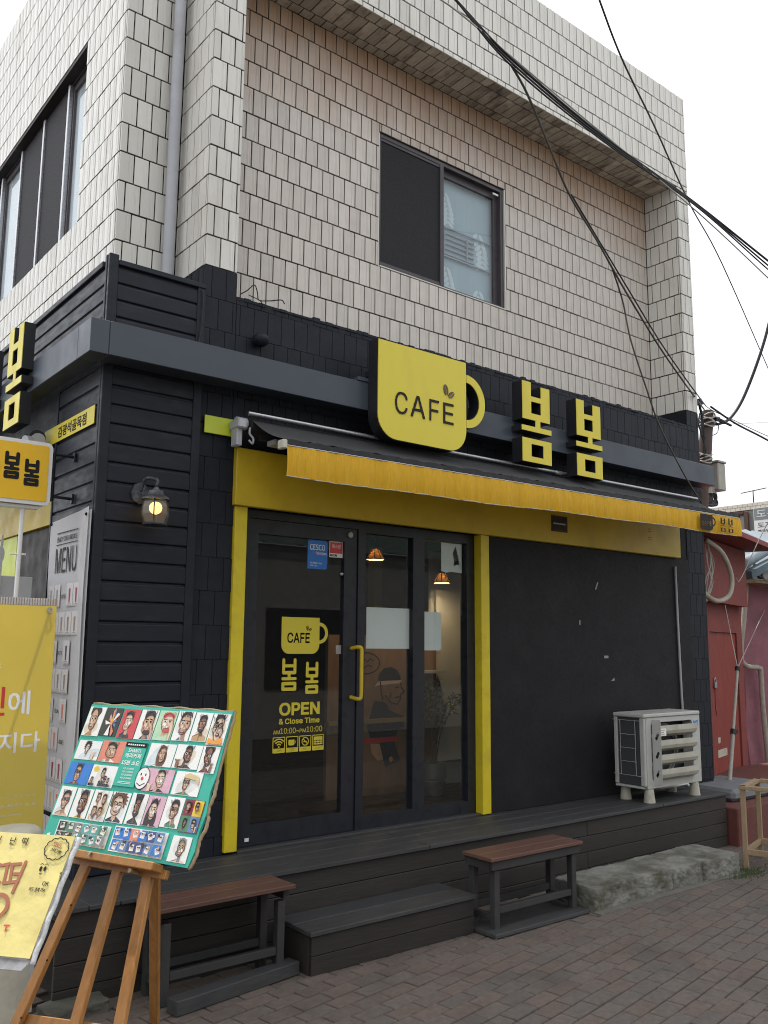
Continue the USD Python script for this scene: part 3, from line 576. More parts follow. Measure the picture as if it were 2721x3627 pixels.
part(wall, 'mural_face', wmur.ext(Polygon([(2.88, 1.39), (3.09, 1.39), (3.10, 1.34), (3.13, 1.31), (3.09, 1.28), (3.09, 1.25), (3.05, 1.20), (2.97, 1.22), (2.90, 1.30)]), .002), 'room_wood'); part(wall, 'mural_headband', wmur.ext(Polygon([(2.84, 1.37), (3.10, 1.385), (3.10, 1.41), (2.84, 1.405), (2.80, 1.36)]), .0025), 'art_skin_pale')
part(wall, 'mural_outline', wmur.ext(unary_union([stroke(q, .010) for q in ([(3.09, 1.39), (3.10, 1.34), (3.13, 1.31), (3.09, 1.285), (3.09, 1.25), (3.05, 1.20), (2.98, 1.22), (2.92, 1.28)], [(3.03, 1.345), (3.07, 1.35)], [(3.03, 1.26), (3.08, 1.265)], [(2.98, 1.30), (2.97, 1.26)], [(2.86, 1.40), (2.87, 1.30), (2.89, 1.25)])]), .002, .0022), 'print_black')
part(wall, 'mural_bubble', wmur.ext(unary_union([affinity.translate(affinity.scale(Point(0, 0).buffer(1), .15, .09), 2.70, 1.56).boundary.buffer(.005), stroke([(2.60, 1.585), (2.62, 1.60), (2.63, 1.56), (2.65, 1.60), (2.67, 1.56), (2.68, 1.60), (2.72, 1.57), (2.74, 1.60), (2.78, 1.58)], .007), stroke([(2.62, 1.53), (2.66, 1.55), (2.68, 1.52), (2.72, 1.545), (2.76, 1.53)], .007), stroke([(3.20, 1.60), (3.16, 1.55), (3.20, 1.48), (3.22, 1.40), (3.27, 1.50), (3.30, 1.58)], .008)]), .002), 'print_black')
part(wall, 'mural_jacket', wmur.ext(Polygon([(2.80, 1.24), (2.92, 1.22), (2.97, 1.15), (3.12, 1.10), (3.14, 1.00), (3.06, .98), (3.04, .92), (2.76, .92), (2.72, 1.02)]), .002), 'art_shirt_dark'); part(wall, 'mural_belt', wmur.ext(sbox(2.66, .885, 3.05, .925), .003), 'print_red'); part(wall, 'mural_apron', wmur.ext(Polygon([(2.86, .88), (3.02, .89), (3.09, .72), (2.92, .67)]), .0025), 'art_shirt_dark')
part(wall, 'mural_apron_mark', wmur.ext(Point(2.985, .735).buffer(.022), .002, .0028), 'art_ink_orange'); part(wall, 'mural_leg', wmur.ext(Polygon([(2.76, .88), (2.86, .87), (2.90, .74), (2.84, .73), (2.77, .80)]), .0015), 'art_skin')
part(bld, 'blind', box(3.54, 4.25, 1.22, 1.23, .675, 2.45), 'blind'); part(bld, 'blind_bar', box(3.54, 4.25, 1.205, 1.235, .655, .675), 'frame_black'); part(bld, 'blind_wall', box(3.54, 4.6, 1.30, 1.33, .452, 2.6), 'blind')
part(bld, 'yellow_column', box(3.72, 3.83, 2.4, 2.5, .452, 2.75), 'panel_yellow'); part(bld, 'counter', box(.9, 2.2, 2.2, 2.6, .452, 1.35), 'room_dark'); part(bld, 'white_shelf', box(3.30, 3.56, 1.10, 1.19, 1.47, 1.495), 'paper_white')

# ================================================================ SIGNS ON THE FRONT
SYF = -.31; KS = 1.00873
def S(x, z): return (-2.01+(x+2.01)*KS, 1.71+(z-1.71)*KS)
x0, z0 = S(1.583, 3.113); x1, z1 = S(2.424, 3.812); mw, mh = x1-x0, z1-z0
t = thing('mug_sign', 'big yellow mug shaped box sign with CAFE lettering above the awning', 'shop sign', ((x0+x1)/2, -.2, z0))
bd, hd = mug(mw, mh); F = front(x0, -.205, z0)
part(t, 'box', F.ext(bd.union(hd).buffer(.001), -SYF-.205-.006), 'sign_black')
part(t, 'mug_face', F.ext(bd.buffer(-.004), .006, -SYF-.205-.0055), 'sign_yellow'); part(t, 'handle_face', F.ext(hd.buffer(-.003), .0055, -SYF-.205-.0055), 'sign_yellow')
G = front(x0, SYF-.0015, z0)
for ch, cx, w in (('C', .155, .112), ('A', .298, .135), ('F', .475, .092), ('E', .610, .103)): part(t, 'letter', G.ext(mv(inter(ch, .158, w, 0), cx, .196), .003), 'print_black')
part(t, 'coffee_bean', G.ext(mv(bean(.042, 12), .636, .452), .003), 'print_brown'); part(t, 'coffee_bean', G.ext(mv(bean(.036, -52), .690, .423), .003), 'print_brown')
part(t, 'wall_bracket', box(1.66, 2.3, -.204, -.10, 3.60, 3.64), 'sign_black')
def syllable(name, label, F, w, h, d, off=0):
    t = thing(name, label, 'shop sign', F.p(w/2, 0, 0), 'raised syllable signs on the fascia')
    a, b = bom_square(w, h)
    part(t, 'box', [F.ext(a, d-.004), F.ext(b, d-.004)], 'sign_black')
    part(t, 'face', F.ext(a.buffer(-.003), .004, d-.0035), 'sign_yellow'); part(t, 'face', F.ext(b.buffer(-.003), .004, d-.0035), 'sign_yellow')
    part(t, 'fixing_bar', F.ext(sbox(w*.42, h*.02, w*.58, h*.98), .004, .001), 'sign_black')
xa, za = S(3.027, 3.148); syllable('syllable_sign', 'yellow faced black syllable sign next to the mug sign, nearer of two', front(xa, -.203, za), .352, .662, .107)
xb, zb = S(3.688, 3.117); syllable('syllable_sign', 'yellow faced black syllable sign at the right end of the shop name', front(xb, -.203, zb), .345, .664, .107)
syllable('syllable_sign', 'yellow faced syllable sign on the left face of the corner, above the lightbox', leftface(-.352, 1.14, 3.10), .335, .70, .075)
syllable('syllable_sign', 'second syllable sign of the left face, mostly beyond the edge of the view', leftface(-.352, 1.86, 3.10), .335, .70, .075)
t = thing('name_strip', 'narrow yellow sign strip with black lettering on the left siding', 'sign', (-.21, .4, 2.98))
F = leftface(-.206, .95, 2.985); part(t, 'plate', F.ext(sbox(0, 0, .895, .112), .004), 'sign_yellow')
part(t, 'lettering', F.ext(mv(text('김광석골목점', .074, .50, 1), .27, .018), .0015, .0045), 'print_black')
solo('lime_plate', box(.463, .664, -.026, -.014, 3.025, 3.138, .002), 'lime', 'plain lime green plate on the black pier left of the awning', 'sign')

# ================================================================ AWNING
t = thing('awning', 'retractable black awning with yellow valance over the shop front', 'awning', (3.2, -.15, 3.1))
AX0, AX1 = .725, 5.79
part(t, 'rod', tube([(.69, -.17, 3.155), (2.4, -.17, 3.158), (5.75, -.17, 3.172)], .014, 10), 'alu', smooth=True); part(t, 'rod_joint', tube([(3.62, -.17, 3.158), (3.70, -.17, 3.158)], .021, 10), 'alu', smooth=True)
part(t, 'roller', tube([(AX0, -.115, 3.09), (AX1, -.115, 3.11)], .050, 14), 'fabric_black', smooth=60)
fb = []
nu = 90
def barz(s): return 2.888+.055*s
V = []; xs = np.linspace(0, 1, nu)
for s in xs:
    x = AX0+s*(AX1-AX0)
    for q in np.linspace(0, 1, 9):
        rip = .006*q**3*math.sin(s*170+3*math.sin(s*31))
        V.append((x, -.14-.43*q, 3.13+.02*s+(barz(s)+.035-3.13-.02*s)*q-.028*math.sin(math.pi*q)*(1+.3*math.sin(s*9))+rip))
Fc = [(i*9+j, (i+1)*9+j, (i+1)*9+j+1, i*9+j+1) for i in range(nu-1) for j in range(8)]
Fc = [tr for a, b, c, d in Fc for tr in ((a, b, c), (a, c, d))]
part(t, 'fabric', trimesh.Trimesh(np.array(V), np.array(Fc), process=False), 'fabric_black', smooth=True)
V2 = []
for s in xs:
    for q in np.linspace(0, 1, 4):
        V2.append((AX0+s*(AX1-AX0), -.572+.004*math.sin(s*210)*(1-q), barz(s)+.036-.034*q+.004*math.sin(s*170)*(1-q)))
F2 = [tr for i in range(nu-1) for j in range(3) for a, b, c, d in [(i*4+j, (i+1)*4+j, (i+1)*4+j+1, i*4+j+1)] for tr in ((a, b, c), (a, c, d))]
part(t, 'fabric_hem', trimesh.Trimesh(np.array(V2), np.array(F2), process=False), 'fabric_black', smooth=True)
part(t, 'front_bar', box(0, 1, -.57, -.535, -.016, .016, .004).apply_transform(np.array([[AX1-AX0, 0, 0, AX0], [0, 1, 0, 0], [.055, 0, 1, 2.888], [0, 0, 0, 1.]])), 'fabric_black'); part(t, 'trim_cord', tube([(AX0, -.577, 2.884), (AX1, -.577, 2.939)], .004, 6), 'alu', smooth=True)
part(t, 'end_cap', box(AX0-.032, AX0+.001, -.585, -.52, 2.862, 2.918, .006), 'foot_beige'); part(t, 'end_cap', box(AX1+.001, AX1+.012, -.58, -.53, 2.925, 2.97, .003), 'fabric_black')
nv, nq = 420, 8; V = []
for s in np.linspace(0, 1, nv):
    x = AX0+s*(AX1-AX0); dep = .186-.012*s+.006*math.sin(s*7)+.004*math.sin(s*23)
    for q in np.linspace(0, 1, nq):
        rip = (.0055*math.sin(s*240+4*math.sin(s*23))+.004*math.sin(s*97+1)+.003*math.sin(s*640))*(.25+.75*q)
        V.append((x+.002*math.sin(s*150)*q, -.578-.010*math.sin(q*2.6)+rip, 2.884+.055*s-dep*q))
F2 = [tr for i in range(nv-1) for j in range(nq-1) for a, b, c, d in [(i*nq+j, i*nq+j+1, (i+1)*nq+j+1, (i+1)*nq+j)] for tr in ((a, b, c), (a, c, d))]
part(t, 'valance', trimesh.Trimesh(np.array(V), np.array(F2), process=False), 'valance', smooth=True)
part(t, 'hem_rope', tube([V[i*nq+nq-1] for i in range(0, nv, 6)], .0035, 6), 'cable_pale', smooth=True)
F = Frame((5.06, -.613, 2.765), (1, 0, .0109), (0, 0, 1))
a, b = mug(.20, .145); tx = mv(inter('CAFE', .040, .155, 2), .022, .042)
part(t, 'printed_logo', F.ext(unary_union([a.difference(tx).difference(mv(beans(.009), .15, .105)), b]), .002), 'print_black')
for k in range(2):
    p, q = bom_square(.085, .135); part(t, 'printed_syllable', F.ext(mv(unary_union([p.buffer(-.003), q.buffer(-.003)]), .33+.13*k, .004), .002), 'print_black')
for x, s in ((.66, 1), (5.76, -1)):
    part(t, 'bracket', [box(x-.03, x+.03, -.16, -.03, 3.06, 3.12, .008), box(x-.025, x+.015, -.13, -.05, 2.95, 3.07, .006), tube([(x-.02, -.1, 3.10), (x+.05, -.1, 3.10)], .04, 14)], 'pipe_grey')
part(t, 'crank_hook', tube(curve([(.715, -.15, 3.07), (.715, -.15, 3.03), (.735, -.16, 3.0), (.725, -.17, 2.965), (.70, -.165, 2.985)]), .007, 8), 'pipe_grey', smooth=True)
for xs_, xe in ((.80, 1.75), (5.0, 4.1)):
    part(t, 'folding_arm', [beam((xs_, -.12, 3.03), (xe, -.28, 2.98), .03, .045), beam((xe, -.30, 2.97), (xs_+(.3 if xs_ < 2 else -.3), -.54, 2.90), .025, .04)], 'fabric_black')
part(t, 'arm_joint', box(.84, .93, -.25, -.15, 2.965, 3.0, .005), 'pipe_grey')

# ================================================================ SMALL THINGS ON THE WALLS
t = thing('wall_lantern', 'old style wall lantern with lit bulb on the black siding', 'lantern', (.106, -.04, 2.39))
lx, ly = .106, -.155
part(t, 'back_plate', lathe([(0, 0), (.055, 0), (.055, .012), (.03, .02), (0, .022)], (0, 0, 0), 8).apply_transform(np.array([[1, 0, 0, .055], [0, 0, -1, -.032], [0, 1.2, 0, 2.585], [0, 0, 0, 1.]])), 'lantern_metal')
part(t, 'arm', tube(curve([(.055, -.05, 2.60), (.06, -.10, 2.665), (lx, ly, 2.655), (lx, ly, 2.62)]), .011, 8), 'lantern_metal', smooth=True)
part(t, 'roof', lathe([(0, .075), (.012, .07), (.022, .052), (.045, .045), (.052, .022), (.088, .0), (.090, -.008), (.07, -.008), (0, 0)], (lx, ly, 2.545), 6), 'lantern_metal')
part(t, 'finial', lathe([(0, .055), (.006, .05), (.010, .04), (.005, .032), (.011, .022), (.006, .012), (.010, 0), (0, 0)], (lx, ly, 2.618), 10), 'lantern_metal', smooth=True)
part(t, 'glass', lathe([(.066, 0), (.080, .05), (.079, .09), (.068, .135)], (lx, ly, 2.403), 6), 'lantern_glass')
for k in range(6):
    a = math.pi/3*k; part(t, 'rib', tube([(lx+r*math.cos(a), ly+r*math.sin(a), 2.40+z) for r, z in ((.068, 0), (.082, .05), (.081, .09), (.070, .14))], .004, 6), 'lantern_metal')
part(t, 'base', lathe([(0, 0), (.076, 0), (.080, .008), (.072, .014), (0, .014)], (lx, ly, 2.388), 6), 'lantern_metal')
part(t, 'bulb', move(trimesh.creation.icosphere(3, .037), None, (lx, ly, 2.490)), 'bulb', smooth=True); part(t, 'bulb_socket', lathe([(0, 0), (.014, 0), (.014, .03), (0, .03)], (lx, ly, 2.515), 12), 'lantern_metal')
t = thing('dome_camera', 'small black dome fitting on the painted tiles above the fascia', 'wall fitting', (.83, -.02, 3.68))
part(t, 'housing', move(trimesh.creation.icosphere(3, .055), np.diag([1, 1.1, .85]), (.832, -.05, 3.705)), 'paint_black', smooth=True); part(t, 'mount', tube([(.832, -.02, 3.72), (.832, -.005, 3.72)], .035, 12), 'paint_black')
solo('grey_cover_strip', box(1.525, 1.64, -.206, -.12, 3.533, 3.562, .003), 'fascia_grey', 'short pale grey cover piece on the fascia left of the mug sign', 'wall fitting')
solo('stray_wire', [tube(curve([(.68, -.02, 3.99), (.72, -.04, 4.02), (.77, -.05, 4.07), (.80, -.04, 4.03), (.82, -.03, 3.985), (.90, -.03, 4.0), (.98, -.05, 4.02), (1.02, -.03, 4.01)]), .004, 6), tube(curve([(.74, -.03, 4.0), (.82, -.05, 3.97), (.86, -.03, 3.93)]), .003, 6)], 'cable_black', 'loose black wire ends sticking up from the top of the black wall', 'wire')
solo('thin_cable', tube(curve([(.40, -.045, 3.94), (.405, -.05, 3.85), (.40, -.05, 3.70), (.385, -.05, 3.58), (.37, -.06, 3.545)]), .0045, 6), 'cable_black', 'thin black cable down the right edge of the upper siding', 'cable')
rb = [box(XB+k*.055, XB+k*.055+.05+RNG.random()*.012, -.004+RNG.normal(0, .002), .05, ZP-.025, ZP+RNG.normal(0, .006), .004) for k in range(94)]
part(bld, 'rough_top_edge', rb, 'paint_black', kind='stuff')

# ================================================================ DECK, STEP, BENCHES, STONES
t = thing('wooden_deck', 'dark wooden deck along the whole shop front', 'deck', (2.2, -.3, 0))
DX0, DX1, DZ = -.46, 5.43, .4535
for k in range(4):
    y1 = .07-k*.152; y0 = y1-.147
    for a, b in ((.02, 3.16), (3.165, DX1)) if k % 2 == 0 else ((.02, 1.9), (1.905, 4.45), (4.455, DX1)):
        if k == 3: y0 = -.535
        part(t, 'deck_board', box(a, b, y0, y1, DZ-.024, DZ+RNG.normal(0, .0008), .003), 'deck_wood')
for k in range(3): part(t, 'deck_board', box(DX0+k*.16, DX0+k*.16+.155, -.535, .6, DZ-.024, DZ+RNG.normal(0, .0008), .003), 'deck_wood')
for k, (a, b) in enumerate(((.316, .428), (.202, .313), (.088, .199), (-.02, .085))):
    for c, d in (((DX0+.01, 2.3), (2.303, DX1-.012)) if k % 2 else ((DX0+.01, 3.49), (3.493, DX1-.012))):
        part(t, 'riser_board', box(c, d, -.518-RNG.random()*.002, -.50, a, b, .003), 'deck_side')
for a, b in ((.316, .428), (.202, .313), (.088, .199), (0, .085)): part(t, 'end_board', box(DX1-.03, DX1-.008, -.497, .06, a, b, .003), 'deck_side')
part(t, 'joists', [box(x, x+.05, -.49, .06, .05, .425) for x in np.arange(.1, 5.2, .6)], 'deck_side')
t = thing('step_box', 'low dark wooden box step in front of the glass door', 'step', (1.36, -.70, 0))
sx0, sx1, sy0, sy1 = .755, 1.965, -.885, -.545
part(t, 'tread', box(sx0, sx1, sy0-.004, -.715, .196, .22, .003), 'deck_wood'); part(t, 'tread', box(sx0+.003, sx1-.003, -.711, sy1, .196, .221, .003), 'deck_wood')
for a, b in ((.098, .194), (.0, .095)):
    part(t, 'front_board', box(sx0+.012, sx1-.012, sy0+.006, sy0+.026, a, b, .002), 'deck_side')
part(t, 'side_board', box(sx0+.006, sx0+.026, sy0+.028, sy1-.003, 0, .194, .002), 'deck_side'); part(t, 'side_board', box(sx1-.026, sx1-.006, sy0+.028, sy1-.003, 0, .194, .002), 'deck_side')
def bench(x0, x1, y0, y1, z, label, inset):
    t = thing('bench', label, 'bench', ((x0+x1)/2, (y0+y1)/2, 0), 'low benches in front of the deck')
    ym = (y0+y1)/2
    part(t, 'seat_plank', box(x0, x1, y0, ym-.002, z-.022, z, .003), 'bench_top'); part(t, 'seat_plank', box(x0+.004, x1-.002, ym+.002, y1, z-.022, z-.001, .003), 'bench_top')
    part(t, 'apron', box(x0+.02, x1-.02, y0+.012, y0+.036, z-.075, z-.023, .002), 'bench_leg') if inset else None
    part(t, 'end_rail', box(x0+.02, x0+.044, y0+.04, y1-.01, z-.075, z-.023), 'bench_leg'); part(t, 'end_rail', box(x1-.05, x1-.02, y0+.04, y1-.01, z-.075, z-.023), 'bench_leg')
    for lx in (x0+.045, x1-.095):
        for ly in (y0+.02, y1-.06): part(t, 'leg', box(lx, lx+.045, ly, ly+.045, 0, z-.077, .003), 'bench_leg')
    part(t, 'stretcher', box(x0+.092, x1-.097, y0+.025, y0+.055, .11, .15, .002), 'bench_leg'); part(t, 'stretcher', box(x0+.092, x1-.097, y1-.055, y1-.028, .11, .15, .002), 'bench_leg')
    part(t, 'cross_rail', box(x0+.05, x0+.085, y0+.068, y1-.062, .07, .105, .002), 'bench_leg'); part(t, 'cross_rail', box(x1-.09, x1-.055, y0+.068, y1-.062, .07, .105, .002), 'bench_leg')
bench(-.075, .712, -.80, -.545, .452, 'low bench with brown plank seat left of the box step', False)
bench(1.985, 2.845, -1.0, -.735, .443, 'low bench with reddish plank seat right of the box step', True)
solo('loose_beam', beam((-.02, -.885, .035), (.73, -.775, .035), .085, .066), 'deck_wood', 'loose dark beam lying on the paving under the left bench', 'beam')
solo('loose_board', box(1.96, 2.83, -1.055, -.68, .004, .028, .003), 'deck_wood', 'flat dark board lying under the right bench', 'board')
def rock(x0, x1, y0, y1, h, seed, tilt=0.):
    m = box(x0, x1, y0, y1, -.03, h)
    for _ in range(5): m = m.subdivide()
    v = np.array(m.vertices); c = np.array([(x0+x1)/2, (y0+y1)/2, h/2]); hs = np.array([x1-x0, y1-y0, h+.03])/2
    q = (v-c)/hs; r = np.abs(q); p = 26
    v = c+q*hs/(np.sum(r**p, 1, keepdims=True)**(1/p))
    n = meshkit.fbm(v*9+seed, 4)-.5; n2 = meshkit.fbm(v*26+seed, 3)-.5
    d = q/np.linalg.norm(q, axis=1, keepdims=True); n3 = meshkit.fbm(v*60+seed, 2)-.5; v = v+d*(n*.022+n2*.018+n3*.008)[:, None]*np.array([1, 1, .6]); v[:, 2] += tilt*(v[:, 0]-c[0])
    return trimesh.Trimesh(v, m.faces, process=False)
t = thing('stone_step', 'rough grey stone step lying before the deck on the right', 'stone step', (3.7, -.9, 0))
for i, (a, b, h, y) in enumerate(((2.865, 3.755, .142, -1.075), (3.75, 4.135, .137, -1.07), (4.13, 4.62, .134, -1.09))): part(t, 'stone_block', rock(a, b, y, -.72+.02*i, h, 3+i*7), 'stone', smooth=45)
mo = box(2.84, 4.62, -1.135, -1.07, -.01, .012); 
for _ in range(4): mo = mo.subdivide()
mv_ = np.array(mo.vertices); mv_[:, 1] += (meshkit.fbm(mv_*7, 3)-.5)*.05; mv_[:, 2] += np.where(mv_[:, 2] > 0, (meshkit.fbm(mv_*15, 3)-.5)*.012, 0)
part(t, 'mortar_bed', trimesh.Trimesh(mv_, mo.faces, process=False), 'mortar', smooth=45)
solo('concrete_lump', rock(-.52, -.22, -.66, -.50, .035, 41), 'lump', 'small mossy concrete lump at the foot of the deck behind the easel', 'stone', smooth=45)

# ================================================================ AIR CONDITIONER
t = thing('air_conditioner', 'white outdoor air conditioner unit with louvred front standing on the deck', 'air conditioner', (4.75, -.3, DZ))
ax0, ax1, ay0, ay1, az0, az1 = 4.335, 5.160, -.452, -.150, .565, 1.168
part(t, 'lid', box(ax0-.005, ax1+.005, ay0-.006, ay1+.004, az1-.032, az1, .008), 'ac_white')
part(t, 'corner_post', box(ax0, ax0+.03, ay0, ay0+.045, az0+.02, az1-.033, .006), 'ac_white'); part(t, 'corner_post', box(ax0, ax0+.03, ay1-.035, ay1, az0+.02, az1-.033, .006), 'ac_white')
F = front(ax0, ay0+.004, az0)
part(t, 'front_panel', front(ax0, ay0+.016, az0).ext(sbox(.031, .0, ax1-ax0, .569).difference(rrect(.10, .055, .71, .53, .03)), .016), 'ac_white')
part(t, 'side_panel', box(ax1-.02, ax1, ay0+.018, ay1, az0+.02, az1-.034), 'ac_white'); part(t, 'bottom_pan', box(ax0+.002, ax1-.022, ay0+.02, ay1-.002, az0-.002, az0+.018, .004), 'ac_white')
part(t, 'coil', box(ax0+.012, ax0+.022, ay0+.046, ay1-.036, az0+.02, az1-.034), 'ac_dark'); part(t, 'fan_cavity', box(ax0+.09, ax1-.08, ay0+.12, ay0+.13, az0+.03, az1-.04), 'ac_dark')
part(t, 'back_panel', box(ax0+.031, ax1-.021, ay1-.012, ay1-.001, az0+.02, az1-.034), 'ac_white')
part(t, 'fan_ring', lathe([(.20, 0), (.215, 0), (.215, .03), (.20, .03)], (0, 0, 0), 28).apply_transform(np.array([[1, 0, 0, 4.74], [0, 0, -1, ay0+.118], [0, 1, 0, .86], [0, 0, 0, 1.]])), 'ac_white', smooth=40)
part(t, 'fan_grille', [tube([(4.74+r*math.cos(a), ay0+.075, .86+r*math.sin(a)) for a in np.linspace(0, 2*math.pi, 25)], .002, 4) for r in np.arange(.05, .21, .02)], 'ac_dark')
part(t, 'wire_guard', [box(ax0-.012, ax0-.009, ay0-.004, ay1, z, z+.003) for z in (az0+.10, az0+.545)]+[box(ax0-.012, ax0-.009, ay0+.075, ay1-.075, z, z+.003) for z in (az0+.21, az0+.32, az0+.43)]+[box(ax0-.015, ax0-.012, y, y+.003, az0+.10, az0+.548) for y in (ay0+.075, ay1-.078)], 'pipe_grey')
for k in range(4):
    z = az0+.055+k*.118
    pr = Polygon([(0, 0), (-.046, .026), (-.060, .054), (-.064, .098), (-.060, .098), (-.056, .056), (-.042, .031), (0, .006)])
    m = trimesh.creation.extrude_polygon(pr, .585, engine='earcut'); v = np.array(m.vertices)
    part(t, 'louvre', trimesh.Trimesh(np.stack([ax0+.118+v[:, 2], ay0+.005+v[:, 0], z+v[:, 1]], 1), m.faces[:, ::-1], process=False), 'ac_louvre')
part(t, 'louvre_side', Frame((ax0+.116, ay0+.0, az0), (0, -1, 0), (0, 0, 1)).ext(rrect(0, .03, .085, .555, .012).difference(unary_union([affinity.rotate(rrect(.035, z, .06, z+.06, .012), -25) for z in (.09, .24, .39)])), .003), 'ac_white')
part(t, 'louvre_side', Frame((ax0+.705, ay0+.0, az0), (0, -1, 0), (0, 0, 1)).ext(Polygon([(-.09, .045), (-.01, .045), (-.012, .14), (-.012, .50), (-.01, .52), (-.09, .52)]), .003), 'ac_white')
part(t, 'lettering', front(ax0+.73, ay0-.0005, az0+.475).ext(inter('NG', .048, .072, 2), .001), 'print_blue'); part(t, 'small_mark', front(ax0+.755, ay0-.0005, az0+.13).ext(unary_union([sbox(i*.011, 0, i*.011+.007, .010) for i in range(4)]), .001), 'print_grey')
part(t, 'rating_label', front(ax0+.125, ay0-.0715, az0+.425).ext(sbox(0, 0, .085, .06), .001), 'print_white'); part(t, 'label_print', front(ax0+.125, ay0-.073, az0+.425).ext(unary_union([sbox(.01, .01, .06, .015), sbox(.01, .025, .05, .032), sbox(.01, .045, .065, .05)]), .0006), 'print_grey')
for x, y in ((ax0+.055, ay0+.02), (ax1-.11, ay0+.02), (ax0+.055, ay1-.05), (ax1-.11, ay1-.05)):
    part(t, 'foot', lathe([(0, 0), (.048, 0), (.036, az0-DZ-.004), (0, az0-DZ-.004)], (x+.02, y, DZ+.0005), 14), 'foot_beige', smooth=40)
part(t, 'drain_pipe', tube(curve([(4.72, -.26, .525), (4.95, -.25, .51), (5.25, -.2, .50), (5.31, -.205, .495), (5.33, -.22, .475)]), .014, 8), 'print_white', smooth=True)

# ================================================================ EASEL AND CARICATURE BOARD
B0 = np.array([-.73, -1.053, .886]); BU = np.array([.378, -.926, 0]); BU /= np.linalg.norm(BU); BV = np.array([.366, .150, .918])
BV -= BU*(BU@BV); BV /= np.linalg.norm(BV)
F = Frame(B0, BU, BV)
t = thing('caricature_board', 'turquoise board covered with caricature prints standing on a wooden easel', 'display board', F.p(.4, 0))
bp = [(0, 0), (.3, -.002), (.62, .001), (.80, 0), (.812, .06), (.806, .13), (.815, .20), (.803, .28), (.81, .34), (.803, .5), (.80, .605), (.5, .603), (.2, .606), (0, .603)]
part(t, 'panel', F.ext(Polygon(bp), .012, -.013), 'teal'); 
rim = [(.8035, -.002), (.818, .05), (.812, .10), (.826, .16), (.812, .22), (.818, .30), (.806, .38), (.807, .5), (.8035, .607)]
part(t, 'torn_edge', [tube([F.p(a+RNG.normal(0, .002), b, -.012) for a, b in curve([(a, b, 0) for a, b in rim], 6)[:, :2]], .0075, 6), tube([F.p(a, .609+.003*math.sin(a*40), -.01) for a in np.linspace(0, .80, 30)], .005, 6)], 'cardboard', smooth=True)
cards = [(0.005, 0.591, 0.104, 0.461), (0.108, 0.591, 0.206, 0.465), (0.214, 0.59, 0.311, 0.461), (0.317, 0.591, 0.414, 0.462), (0.42, 0.592, 0.518, 0.465), (0.524, 0.595, 0.613, 0.469), (0.619, 0.593, 0.706, 0.472), (0.711, 0.592, 0.798, 0.463), (0.014, 0.44, 0.15, 0.357), (0.156, 0.447, 0.289, 0.355), (0.293, 0.447, 0.411, 0.264), (0.428, 0.452, 0.568, 0.358), (0.573, 0.456, 0.705, 0.359), (0.709, 0.457, 0.794, 0.350), (0.009, 0.345, 0.143, 0.251), (0.147, 0.341, 0.290, 0.251), (0.456, 0.349, 0.601, 0.256), (0.612, 0.349, 0.748, 0.256), (0.01, 0.239, 0.1, 0.118), (0.108, 0.238, 0.202, 0.118), (0.209, 0.24, 0.308, 0.116), (0.314, 0.241, 0.412, 0.12), (0.42, 0.245, 0.506, 0.122), (0.510, 0.243, 0.601, 0.124), (0.605, 0.247, 0.696, 0.13), (0.702, 0.245, 0.796, 0.122), (0.066, 0.103, 0.364, 0.017), (0.385, 0.111, 0.666, 0.014), (0.693, 0.107, 0.786, 0.012)]
W_ = 'print_white'
looks = [(W_, 'skin', 'hair', 'shirt_tan', 'afro'), ('art_bg_dark', None, None, None, 'splash'), ('art_bg_red', 'skin_pale', 'hair', 'shirt_dark', 'man'), (W_, 'skin', 'hair', 'shirt_blue', 'chin'), ('art_bg_green', 'skin_pale', 'hair_red', None, 'round'), (W_, 'skin', 'hair', 'photo_blue', 'lean'), (W_, 'skin_dark', 'hair', 'shirt_tan', 'man'), (W_, 'skin_pale', 'hair', 'ink_orange', 'line'),
         (W_, 'skin_pale', 'hair', None, 'curly'), ('art_bg_coral', 'skin', 'hair', W_, 'wide'), None, (W_, 'skin', 'hair_brown', W_, 'fringe'), (W_, 'skin_dark', 'hair', 'shirt_dark', 'lean'), (W_, 'skin_dark', 'hair', 'bg_maroon', 'afro'), ('art_bg_blue', 'skin', 'hair', 'bg_maroon', 'man'), (W_, 'skin', 'hair', 'shirt_dark', 'group'), ('art_bg_pink', 'skin_pale', 'hair', 'hair', 'up'), (W_, 'skin', 'hair_fair', 'shirt_green', 'profile'),
         (W_, 'skin', 'hair', 'skin', 'man'), (W_, 'skin_dark', 'hair', 'bg_yellow', 'lean'), (W_, 'skin', 'hair_brown', 'skin', 'four'), (W_, 'skin_pale', 'hair_brown', 'shirt_dark', 'curly'), (W_, 'skin_dark', 'hair', 'shirt_dark', 'tall'), ('art_bg_pink', 'skin_pale', 'hair', 'shirt_dark', 'long'), (W_, 'skin', 'hair', 'shirt_green', 'lean'), ('art_bg_maroon', None, None, None, 'quad'), (W_, None, None, None, 'photos'), (W_, None, None, None, 'photos2'), (W_, 'shirt_tan', 'photo_grey', 'skin_pale', 'up')]
ell = lambda cx, cy, a, b, r=0: affinity.translate(affinity.rotate(affinity.scale(Point(0, 0).buffer(1, quad_segs=6), a, b), r), cx, cy)
